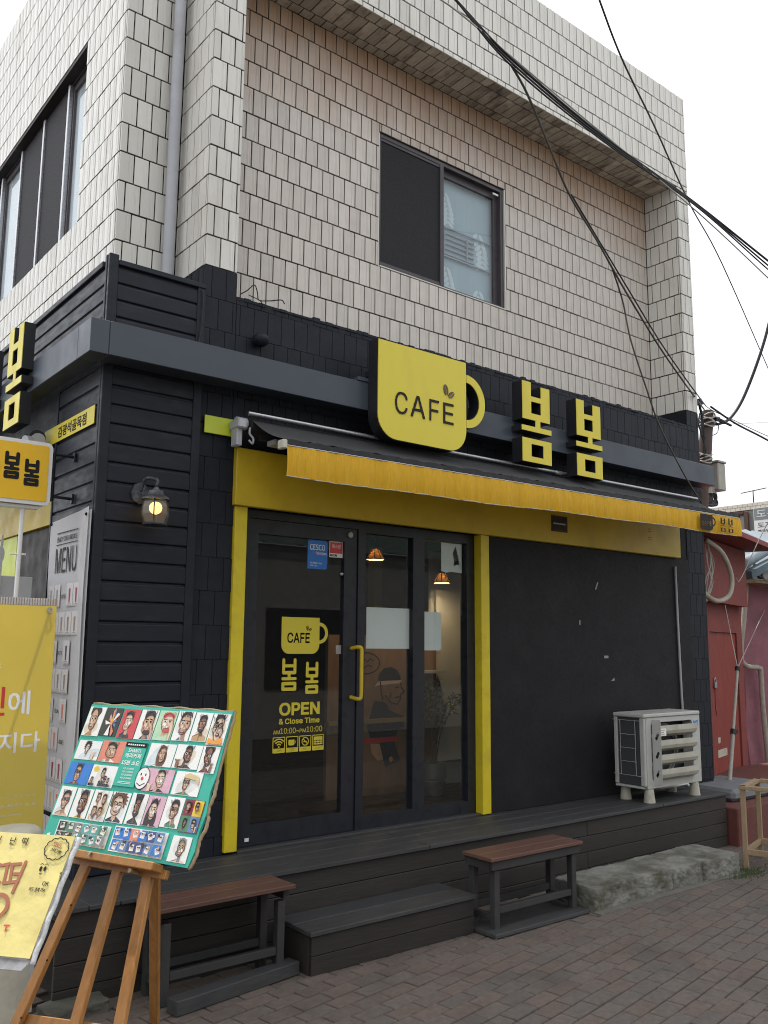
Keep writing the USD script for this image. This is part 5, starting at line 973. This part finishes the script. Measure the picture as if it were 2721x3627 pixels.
# ================================================================ RIGHT SIDE
rd = np.array([.963, .27, 0]); rn = np.array([-.27, .963, 0]); RO = np.array([6.12, .34, 0])
F = Frame(RO, rd, (0, 0, 1))
t = thing('red_shed', 'red painted shed with a padlocked door right of the cafe', 'shed', RO+rd*1.0)
part(t, 'wall', F.ext(sbox(0, 0, 2.55, 2.95).difference(sbox(1.12, .30, 2.30, 1.905)), .10, -.10), 'red_wall')
part(t, 'door', F.ext(sbox(1.125, .305, 2.295, 1.90), .03, -.05), 'red_door'); part(t, 'door_edge', F.ext(sbox(1.15, .31, 1.165, 1.895), .008, -.019), 'red_wall'); part(t, 'door_plate', F.ext(Polygon([(1.29, 1.30), (1.33, 1.38), (1.38, 1.30), (1.38, 1.02), (1.33, .96), (1.29, 1.02)]), .006, -.0195), 'red_wall')
part(t, 'padlock', [F.ext(rrect(1.235, 1.27, 1.325, 1.335, .008), .014, -.012), tube(curve([F.p(1.25, 1.333, -.005), F.p(1.25, 1.365, -.005), F.p(1.28, 1.382, -.005), F.p(1.31, 1.365, -.005), F.p(1.31, 1.333, -.005)]), .007, 6)], 'alu'); part(t, 'door_paper', F.ext(sbox(1.31, .487, 1.69, .572), .001, -.019), 'foot_beige', 'cream scrap of tape'); part(t, 'door_paper', F.ext(sbox(1.33, .645, 1.43, .71), .001, -.019), 'foot_beige')
part(t, 'parapet', F.ext(sbox(.0, 2.235, 2.5, 2.94), .10, .002), 'red_wall'); part(t, 'roof_slab', F.put(box(-.2, 2.75, 2.955, 3.02, -.12, .42, .004)), 'red_wall')
part(t, 'side_wall', F.put(box(2.45, 2.55, 0, 2.95, -.6, -.101)), 'red_wall')
t = thing('red_step', 'low red painted plinth at the foot of the red shed', 'plinth', (7, -.2, 0)); part(t, 'block', box(5.46, 9.2, -.60, .9, -.02, .318, .01), 'red_plinth')
PY = 1.30; Z6 = lambda a, b, y: at(1821+a*.5425, 1200+b*.5425, y=y)
PX = Z6(1492, 1900, PY)[0]; PZ = Z6(1580, 1612, PY)[2]
t = thing('pink_house', 'rough pink plastered wall with a dark tiled eave at the right edge', 'house', (PX+2, PY, 0))
pk = box(PX, PX+5, PY, PY+.35, .0, PZ)
for _ in range(5): pk = pk.subdivide()
v = np.array(pk.vertices); v[:, 1] += (meshkit.fbm(v*3, 4)-.5)*.06; v[:, 0] += np.where(v[:, 0] < PX+.01, (meshkit.fbm(v*2.3+9, 3)-.5)*.12, 0); part(t, 'wall', trimesh.Trimesh(v, pk.faces, process=False), 'pink_wall', smooth=50)
part(t, 'eave_board', box(PX-.1, PX+5, PY-.28, PY+.02, PZ+.003, PZ+.045), 'raw_wood')
for k in range(16):
    a_ = np.array([PX+.02+k*.235, PY-.34, PZ+.115]); b_ = a_+np.array([.35, 1.75, .95])
    part(t, 'roof_tile_row', tube([a_+(b_-a_)*q for q in np.linspace(0, 1, 7)], .066, 10), 'roof_tile', smooth=60); part(t, 'tile_end', tube([a_-[0, .012, 0], a_-[0, -.006, 0]], .070, 14), 'concrete')
    part(t, 'tile_trough', tube([a_+[.118, .02, -.035]+(b_-a_)*q for q in np.linspace(0, 1, 4)], .055, 8), 'roof_tile', smooth=60)
part(t, 'roof_bed', trimesh.Trimesh([(PX-.1, PY-.3, PZ+.05), (PX+5, PY-.3, PZ+.05), (PX+5.4, PY+1.5, PZ+.98), (PX+.3, PY+1.5, PZ+.98)], [(0, 1, 2), (0, 2, 3)], process=False), 'roof_wood')
h0, h1 = Z6(1525, 1545, PY-.35), Z6(1690, 1455, PY-.30)
part(t, 'hip_ridge', beam(h0, h1+(h1-h0)*1.2, .12, .10), 'roof_wood'); part(t, 'ridge_tile', tube([h0+[-.02, .1, .12], h1+[0, .1, .15], h1+(h1-h0)*1.2+[0, .1, .15]], .07, 10), 'roof_tile', smooth=True)
g0, g1 = Z6(1460, 1385, 2.2), Z6(1690, 1340, 2.2)
part(t, 'gutter', tube([g0, (g0+g1)/2+[0, 0, .01], g1, g1+(g1-g0)], .06, 10), 'cable_pale', smooth=True); part(t, 'ridge_beam', beam(g0-[.1, -.1, .22], g1+(g1-g0)-[0, -.1, .22], .1, .22), 'roof_wood'); part(t, 'ridge_board', beam(g0-[.1, -.08, .40], g1+(g1-g0)-[0, -.08, .40], .06, .08), 'concrete')
t = thing('concrete_building', 'weathered grey concrete building with a cream tiled parapet in the background', 'building', (16, 2, 0)); CX = 14.
part(t, 'wall', box(CX, CX+6, -.8, 9, 0, 4.366), 'concrete')
tl = [box(CX-.02, CX+.12, y+.004, y+.099, 4.372+r*.066, 4.372+r*.066+.06) for r in range(2) for y in np.arange(1.6+.05*r, 9, .103)]
part(t, 'parapet_backing', box(CX, CX+.2, -.8, 9, 4.368, 4.50), 'grout'); part(t, 'parapet_tile', tl, 'far_tile', kind='stuff')
part(t, 'stain_panel', [box(CX-.015, CX-.001, y, y+.9, 2.2, 4.25) for y in (3.9, 4.95)], 'concrete'); part(t, 'rust_post', box(CX-.06, CX-.016, 3.80, 3.88, 2.0, 4.33), 'rust'); part(t, 'rust_rail', box(CX-.05, CX-.001, 3.9, 6, 4.30, 4.35), 'rust')
solo('rooftop_antenna', [tube([(CX+.6, 4.02, 4.4), (CX+.6, 4.02, 4.86)], .012, 6), tube([(CX+.6, 3.74, 4.87), (CX+.6, 4.28, 4.83)], .010, 6)], 'rust', 'small T shaped antenna on the far concrete building', 'antenna')
t = thing('wall_banner', 'white printed banner with Korean text on the concrete building', 'banner', (CX-.1, 3.2, 3.6)); F = Frame((CX-.09, 3.66, 3.68), (0, -1, 0), (0, 0, 1))
part(t, 'cloth', F.ext(sbox(0, 0, 1.6, .70), .006), 'print_white'); part(t, 'picture', F.ext(sbox(.01, .46, 1.59, .69), .002, .0065), 'art_photo_grey')
part(t, 'lettering', F.ext(unary_union([mv(text('도우미', .16, .6), .06, .50)]), .003, .009), 'print_white'); part(t, 'lettering', F.ext(unary_union([mv(text('도자기', .105, .42), .07, .31)]+[mv(text(s_, .052, .50, size=48), .07, .225-k*.068) for k, s_ in enumerate(('행복담은 도자', '악단기억 도자', '도자기간 체험', '도자기억 체험'))]), .003, .0065), 'print_black')
rg = random.Random(5)
ZW = lambda a, b, y=1.1: at(2350+a*.2261, 1350+b*.2261, y=y)
UPY = 1.15; UPX = at(1821+.5425*1256, 1200+.5425*600, y=UPY)[0]
UT = at(1821+.5425*1266, 1200+.5425*477, y=UPY); UB = at(1821+.5425*1243, 1200+.5425*780, y=UPY)
t = thing('utility_pole', 'short dark wooden utility pole wrapped with white cable ties beside the cafe', 'utility pole', (UPX, UPY, 0))
part(t, 'post', tube([UB+(UB-UT)*5.8, UB, (UB+UT)/2, UT], [.12, .088, .080, .074], 12), 'post_wood', smooth=60)
part(t, 'wrapping', [tube([UB+(UT-UB)*q+[.092*math.cos(a), .092*math.sin(a), .02*math.sin(a*2+q*40)] for a in np.linspace(0, 6.28, 14)], .010, 5) for q in list(np.arange(-.10, .10, .04))+list(np.arange(.68, .94, .06))], 'cable_pale', kind='stuff')
part(t, 'insulator', [tube([ZW(555, 275), ZW(572, 375)], [.035, .045], 8), tube([ZW(565, 370), ZW(600, 520), ZW(622, 700), ZW(640, 900)], .018, 6)], 'cable_black')
JA, JB = ZW(795, 1300), ZW(880, 1740)
t = thing('junction_box', 'beige cable box hanging behind the right end of the fascia', 'junction box', (JA[0], 1.1, JB[2])); part(t, 'box', box(JA[0]-.08, JB[0]+.0, 1.0, 1.2, JB[2], JA[2], .012), 'box_beige'); part(t, 'lid_edge', box(JA[0]-.09, JB[0]+.015, .99, 1.21, JA[2]+.002, JA[2]+.03, .006), 'box_beige')
for k in range(3): part(t, 'gland', tube([ZW(670+k*50, 1670), ZW(672+k*50, 1760)], .04, 10), 'box_beige')
solo('cable_tangle', [tube(curve([ZW(620+rg.uniform(-10, 180), 1680), ZW(640+rg.uniform(-20, 160), 1800+rg.uniform(-40, 40)), ZW(700+rg.uniform(-60, 120), 1940+rg.uniform(-20, 20)), ZW(760+rg.uniform(-60, 90), 1860+rg.uniform(-70, 70)), ZW(700+rg.uniform(0, 110), 1700)], 8), rg.choice([.006, .009, .016, .02]), 6) for k in range(9)], 'cable_black', 'tangle of black cables looping under the beige box', 'cables')
solo('pole_cables', [tube(curve([ZW(600+rg.uniform(-60, 60), 480+rg.uniform(-20, 40)), ZW(560+rg.uniform(-20, 60), 640+rg.uniform(-40, 40)), ZW(590+rg.uniform(-20, 60), 800), ZW(630+rg.uniform(-10, 20), 1000), ZW(650+rg.uniform(-20, 60), 1240)], 8), rg.choice([.004, .006, .010]), 5) for k in range(7)]+[tube(curve([ZW(720, 620), ZW(800, 620), ZW(865, 700), ZW(840, 810), ZW(760, 850), ZW(700, 835)], 8), .006, 6)], 'cable_black', 'loose black cables running down beside the utility pole', 'cables')
solo('cable_splice', [tube([ZW(800, 585), ZW(860, 595)], .034, 8), tube([ZW(890, 615), ZW(960, 645)], .026, 8), tube([ZW(960, 645), ZW(1060, 695)], .016, 8)], 'cable_black', 'black splice cases on the wire right of the utility pole', 'cable splice')

def wire(pts, r, m, label, n=10): return solo('overhead_wire', tube(curve(pts, n), r, 6), m, label, 'wire', smooth=True)
yw = -1.2
pt = lambda a, b, y=yw: D(a, b, y=y)
for k, (o, r, m, lb) in enumerate(((0, .0098, 'cable_black', 'thick black wire, uppermost of the bundle crossing the upper wall'), (9, .0075, 'cable_black', 'second black wire of the bundle crossing the upper wall'), (17, .0065, 'cable_black', 'thin black wire running under the bundle across the upper wall'))):
    e0 = pt(985-3*k, -o*.4); e1 = pt(1659, 563+o*1.1); P_ = [e0+(e0-pt(1105, 130+o))*1.6, e0, pt(1105, 127+o*.9), pt(1300, 292+o*.6), pt(1500, 437+o*.3), e1, e1+(e1-pt(1500, 437+o*.3))*1.5]
    wire(P_, r, m, lb)
wire([pt(800, -120), pt(925, -20), pt(1010, 42), pt(1250, 245), pt(1500, 452), pt(1659, 600), pt(1800, 735)], .006, 'cable_pale', 'thin pale wire crossing below the black bundle')
yb = lambda s: -1.2+1.4*s if s < .9 else 1.1
br = [(1103, 138, 0), (1140, 205, .05), (1190, 325, .14), (1230, 420, .22), (1290, 520, .34), (1345, 618, .45), (1420, 742, .65), (1475, 822, .80), (1500, 856, .855), (1521, 884, .98)]
wire([pt(a, b, yb(s)) for a, b, s in br], .009, 'cable_grey', 'grey twisted cable branching down from the bundle to the utility pole')
wire([pt(a+4, b-7 if s > .4 else b, yb(s)) for a, b, s in br[3:]], .007, 'cable_black', 'thin black wire beside the grey twisted cable near the pole')
wire([pt(1320, 572, yb(.42)), pt(1345, 650, -.5), pt(1362, 732, -.5), pt(1395, 835, -.5), pt(1425, 920, -.45), pt(1470, 1010, -.40), pt(1500, 1062, -.3), pt(1516, 1085, -.25)], .0072, 'cable_grey', 'grey cable sagging over the fascia towards the awning end')
ys_ = 1.5
wire([pt(1230, -190, -2.), pt(1295, 0, -1.5), pt(1345, 130, -1.2), pt(1415, 275, -.8), pt(1490, 440, -.2), pt(1560, 570, .6), pt(1659, 795, 2), pt(1720, 935, 3)], .0075, 'cable_black', 'single black wire crossing the sky steeply at the right')
wire([pt(1760, 430, .4), pt(1690, 590, .6), pt(1650, 740, .8), pt(1610, 850, 1.0), pt(1580, 900, 1.1), pt(1555, 915, 1.12), pt(1540, 915, 1.12)], .020, 'cable_black', 'thick drooping black cable ending at the utility pole')
wire([pt(1535, 878, 1.12), pt(1590, 915, 1.12), pt(1659, 951, 1.12), pt(1800, 1030, 1.12)], .013, 'cable_black', 'black wire leaving the utility pole to the right')
wire([pt(1510, 862, 1.1), pt(1535, 884, 1.12), pt(1580, 905, 1.12), pt(1659, 942, 1.14), pt(1800, 1000, 1.2)], .005, 'cable_black', 'thin upper wire leaving the utility pole to the right')
wire([pt(1585, 915, 3), pt(1659, 912, 4), pt(1800, 905, 6)], .006, 'cable_pale', 'very thin far wire running level from the pole')
wire([pt(1590, 1990/1.64+35, .3), pt(1600, 1250, .3), pt(1640, 1165, .2), pt(1680, 1090, 0), pt(1760, 940, -.3)], .005, 'cable_pale', 'thin pale guy wire in front of the far banner')
wire([pt(1524, 1165, .25), pt(1560, 1195, .2), pt(1580, 1245, .2), pt(1575, 1285, .2), pt(1548, 1298, .2), pt(1518, 1280, .28)], .028, 'hose', 'thick grey corrugated hose looping in front of the red shed')
solo('hanging_wires', [tube(curve([q for q in (pt(1522+rg.uniform(0, 10), 1175, .3), pt(1525+rg.uniform(-4, 22), 1215, .28), pt(1530+rg.uniform(-6, 10), 1250+rg.uniform(-10, 15), .28), pt(1522+rg.uniform(-2, 4), 1300, .3))], 8), rg.choice([.004, .006]), 5) for k in range(6)], 'cable_pale', 'pale wires hanging down the edge of the red shed', 'wires')
solo('wall_hose', tube(curve([at(1821+.5425*a, b, y=PY-.09) for a, b in ((1500, 2020), (1515, 2045), (1512, 2110), (1500, 2200), (1487, 2260), (1482, 2320), (1490, 2345), (1530, 2362), (1600, 2366), (1612, 2385), (1625, 2500), (1650, 2640), (1680, 2800))], 6), .035, 8), 'hose', 'grey wrapped pipe running down the pink wall', 'pipe', smooth=True)
t = thing('leaning_pole', 'white metal pole standing in a grey block beside the cafe, braced by thin wires', 'pole', (6.36, 0, .32))
b0 = at(1821+.5425*1405, 2427+.5425*672, y=-.05); b1 = at(1821+.5425*1460, 1200+.5425*2150, y=.05)
part(t, 'shaft', tube([b0, b0+(b1-b0)*.45], .021, 10), 'pole_white', smooth=True); part(t, 'upper_shaft', tube([b0+(b1-b0)*.45, b1], .016, 10), 'pole_white', smooth=True); part(t, 'clamp', [tube([b0+(b1-b0)*.435, b0+(b1-b0)*.475], .028, 10), box(*sum([[c-.02, c+.02] for c in (b0+(b1-b0)*.455+np.array([.04, 0, 0]))], []))], 'cable_black'); part(t, 'top_clamp', tube([b1-(b1-b0)*.02, b1+(b1-b0)*.01], .028, 10), 'cable_black')
part(t, 'brace_wire', tube([b1, at(1821+.5425*1378, 1200+.5425*1740, y=.45)], .005, 6), 'pole_white'); part(t, 'brace_wire', tube([b1, at(1821+.5425*1635, 1200+.5425*1775, y=PY-.02)], .005, 6), 'pole_white')
t = thing('base_block', 'grey rubber base block under the leaning white pole', 'base block', (6.1, -.2, .32))
m = box(5.72, 6.55, -.42, .22, .321, .43, .05); part(t, 'body', m, 'base_grey'); part(t, 'grip', [box(5.70, 5.73, -.30+k*.12, -.24+k*.12, .34, .40, .01) for k in range(4)], 'base_grey')
t = thing('crate_stand', 'open raw wood frame stand at the right edge beside the stone step', 'frame stand', (4.95, -1.1, 0))
A_ = math.radians(15.5); e1 = np.array([math.cos(A_), math.sin(A_), 0]); e2 = np.array([math.sin(A_), -math.cos(A_), 0])*1.0; o_ = np.array([4.80, -1.035, 0])
cs = [o_, o_+e1*.49, o_+e1*.49+e2*.52, o_+e2*.52]
for c in cs: part(t, 'post', beam(c, c+[0, 0, .60], .036, .036, up=e1), 'raw_wood')
for i in range(4):
    a, b = cs[i], cs[(i+1) % 4]; dd = (b-a)/np.linalg.norm(b-a)
    part(t, 'top_rail', beam(a-dd*.02+[0, 0, .615], b+dd*.02+[0, 0, .615], .05, .03), 'raw_wood'); part(t, 'lower_rail', beam(a+[0, 0, .125], b+[0, 0, .125], .022, .045), 'raw_wood')

# ================================================================ INSIDE: LAMPS AND PLANT
for k, (px_, py_, yy) in enumerate(((885, 300, .92), (1320, 455, .95))):
    c = at(850+px_*.5425, 1800+py_*.5425, y=yy); t = thing('pendant_lamp', ('lit glass pendant lamp behind the middle pane', 'lit glass pendant lamp behind the right pane')[k], 'lamp', c, 'pendant lamps inside the cafe')
    part(t, 'shade', lathe([(.030, .042), (.078, -.045), (.076, -.047), (.028, .040)], c, 8), 'shade_glass'); part(t, 'bulb', lathe([(0, 0), (.020, -.004), (.026, -.022), (.022, -.040), (0, -.050)], c+[0, 0, -.045+.05], 14), 'bulb_in', smooth=True)
    part(t, 'seam', [tube([c+[.031*math.cos(a), .031*math.sin(a), .043], c+[.0795*math.cos(a), .0795*math.sin(a), -.046]], .003, 5) for a in np.arange(8)*math.pi/4]+[tube([c+[.0795*math.cos(a), .0795*math.sin(a), -.046] for a in np.linspace(0, 2*math.pi, 9)], .003, 5)], 'frame_black'); part(t, 'cap', lathe([(0, .06), (.015, .058), (.032, .042), (0, .042)], c, 10), 'frame_black'); part(t, 'cord', tube([c+[0, 0, .055], [c[0], c[1], 2.75]], .003, 5), 'frame_black')
    lt = UsdLux.SphereLight.Define(stage, f'/World/pendant_lamp{"" if k == 0 else "_001"}/light'); lt.CreateRadiusAttr(.028); lt.CreateIntensityAttr(300); lt.CreateNormalizeAttr(False); lt.CreateColorAttr(Gf.Vec3f(1, .72, .4)); lt.AddTranslateOp().Set(Gf.Vec3d(0, 0, -.015))
t = thing('potted_plant', 'leafy indoor tree in a steel pot behind the right glass pane', 'plant', (3.24, .9, .4525))
pc = np.array([*at(850+1268*.5425, 2300+900*.5425, y=.90)[:2], .4525]); part(t, 'pot', lathe([(0, 0), (.085, 0), (.095, .03), (.10, .12), (.092, .13), (.105, .145), (.108, .26), (.114, .268), (.10, .27), (.098, .25), (0, .25)], pc, 24), 'pot_steel', smooth=40)
rg2 = np.random.default_rng(3); br_ = []; lv_ = []
for k in range(16):
    top = pc+[rg2.normal(0, .10), rg2.normal(0, .08), .60+rg2.random()*.38]; mid = pc+[(top[0]-pc[0])*.25, (top[1]-pc[1])*.25, .5+rg2.random()*.1]
    end = top+[(top[0]-pc[0])*.9, (top[1]-pc[1])*.6, -.02-.10*rg2.random()]; cv = curve([pc+[rg2.normal(0, .01), rg2.normal(0, .01), .25], mid, top, end], 6)
    br_.append(tube(cv, np.linspace(.007, .0015, len(cv)), 5))
    for i in range(8, len(cv)):
        for _ in range(3):
            d = rg2.normal(0, 1, 3); d[2] -= .6; d /= np.linalg.norm(d); s_ = np.cross(d, rg2.normal(0, 1, 3)); s_ /= np.linalg.norm(s_); L_ = .035+.02*rg2.random(); a0 = cv[i]
            lv_.append((np.array([a0, a0+d*L_*.5+s_*.008, a0+d*L_, a0+d*L_*.5-s_*.008]), np.array([(0, 1, 2), (0, 2, 3)])))
part(t, 'stems', br_, 'plant_stem', kind='stuff'); part(t, 'foliage', lv_, 'plant_green', kind='stuff')

# ================================================================ SMALL LITTER AND WEEDS
c = D(1083, 1983, z=.004); cardF = Frame(c, (math.cos(.2), math.sin(.2), 0), (-math.sin(.2), math.cos(.2), 0))
t = thing('litter_card', 'small dropped card with yellow print on the paving before the step', 'litter', c); part(t, 'card', cardF.ext(sbox(-.045, -.025, .045, .025), .001, .002), 'print_black'); part(t, 'print', cardF.ext(unary_union([sbox(-.03+k*.012, .002, -.022+k*.012, .014) for k in range(5)]), .0006, .0033), 'sign_yellow'); part(t, 'print_line', cardF.ext(sbox(-.03, -.015, .03, -.009), .0006, .0033), 'print_white')
wd = []
for k in range(520):
    a = np.array([4.62+rg2.normal(0, .13), -1.14+rg2.normal(0, .05), 0]); ht = .012+.03*rg2.random(); d = rg2.normal(0, .012, 2); s_ = rg2.normal(0, 1, 2); s_ = s_/np.linalg.norm(s_)*.003
    wd.append((np.array([[*(a[:2]-s_), .0], [*(a[:2]+s_), .0], [*(a[:2]+d), ht]]), np.array([(0, 1, 2)])))
solo('weeds', wd, 'weed', 'low green weeds growing at the right end of the stone step', 'weeds', kind='stuff')
lf = []
for k in range(150):
    a = np.array([RNG.uniform(.2, 5.2), RNG.uniform(-3.6, -.95), .004+.003*RNG.random()]) if k < 60 else np.array([4.85+RNG.normal(0, .25), -1.05+RNG.normal(0, .16), .005])
    r = RNG.uniform(.003, .008) if k < 60 else RNG.uniform(.006, .018); th = RNG.uniform(0, 6.28); e = np.array([math.cos(th), math.sin(th), 0]); g_ = np.array([-e[1], e[0], 0])
    lf.append((np.array([a-e*r, a+g_*r*.5+[0, 0, .002], a+e*r, a-g_*r*.5]), np.array([(0, 2, 1), (0, 3, 2)])))
solo('leaf_litter', lf, 'leaf_dry', 'scattered bits of dry leaf and grit on the brick paving', 'leaf litter', kind='stuff')

# ================================================================ ACROSS THE STREET (seen mirrored in the glass)
t = thing('facing_building', 'low pale building across the street, mirrored in the shop glass', 'building', (2, -10, 0))
part(t, 'wall', box(-9, 16, -12, -9.2, 0, 3.6), 'opposite_wall'); 
for k in range(5): part(t, 'window', box(-6+k*4.2, -4+k*4.2, -9.22, -9.17, .9, 2.4), 'frame_black')
part(t, 'siding_line', [box(-9, 16, -9.215, -9.201, z, z+.03) for z in np.arange(.5, 3.5, .28)], 'frame_black', kind='stuff'); part(t, 'white_pipe', tube([(-9, -9.26, 2.75), (16, -9.26, 2.78)], .04, 8), 'white_paint'); part(t, 'shop_board', box(-1, 6, -9.3, -9.21, 2.9, 3.4), 'paper_white')
part(t, 'corrugated_top', [box(-9+k*.25, -9+k*.25+.13, -9.24, -9.1, 3.62, 5.0) for k in range(100)]+[box(-9, 16, -9.09, -8.95-.1, 3.62, 5.0)], 'corrugated_green', kind='stuff')
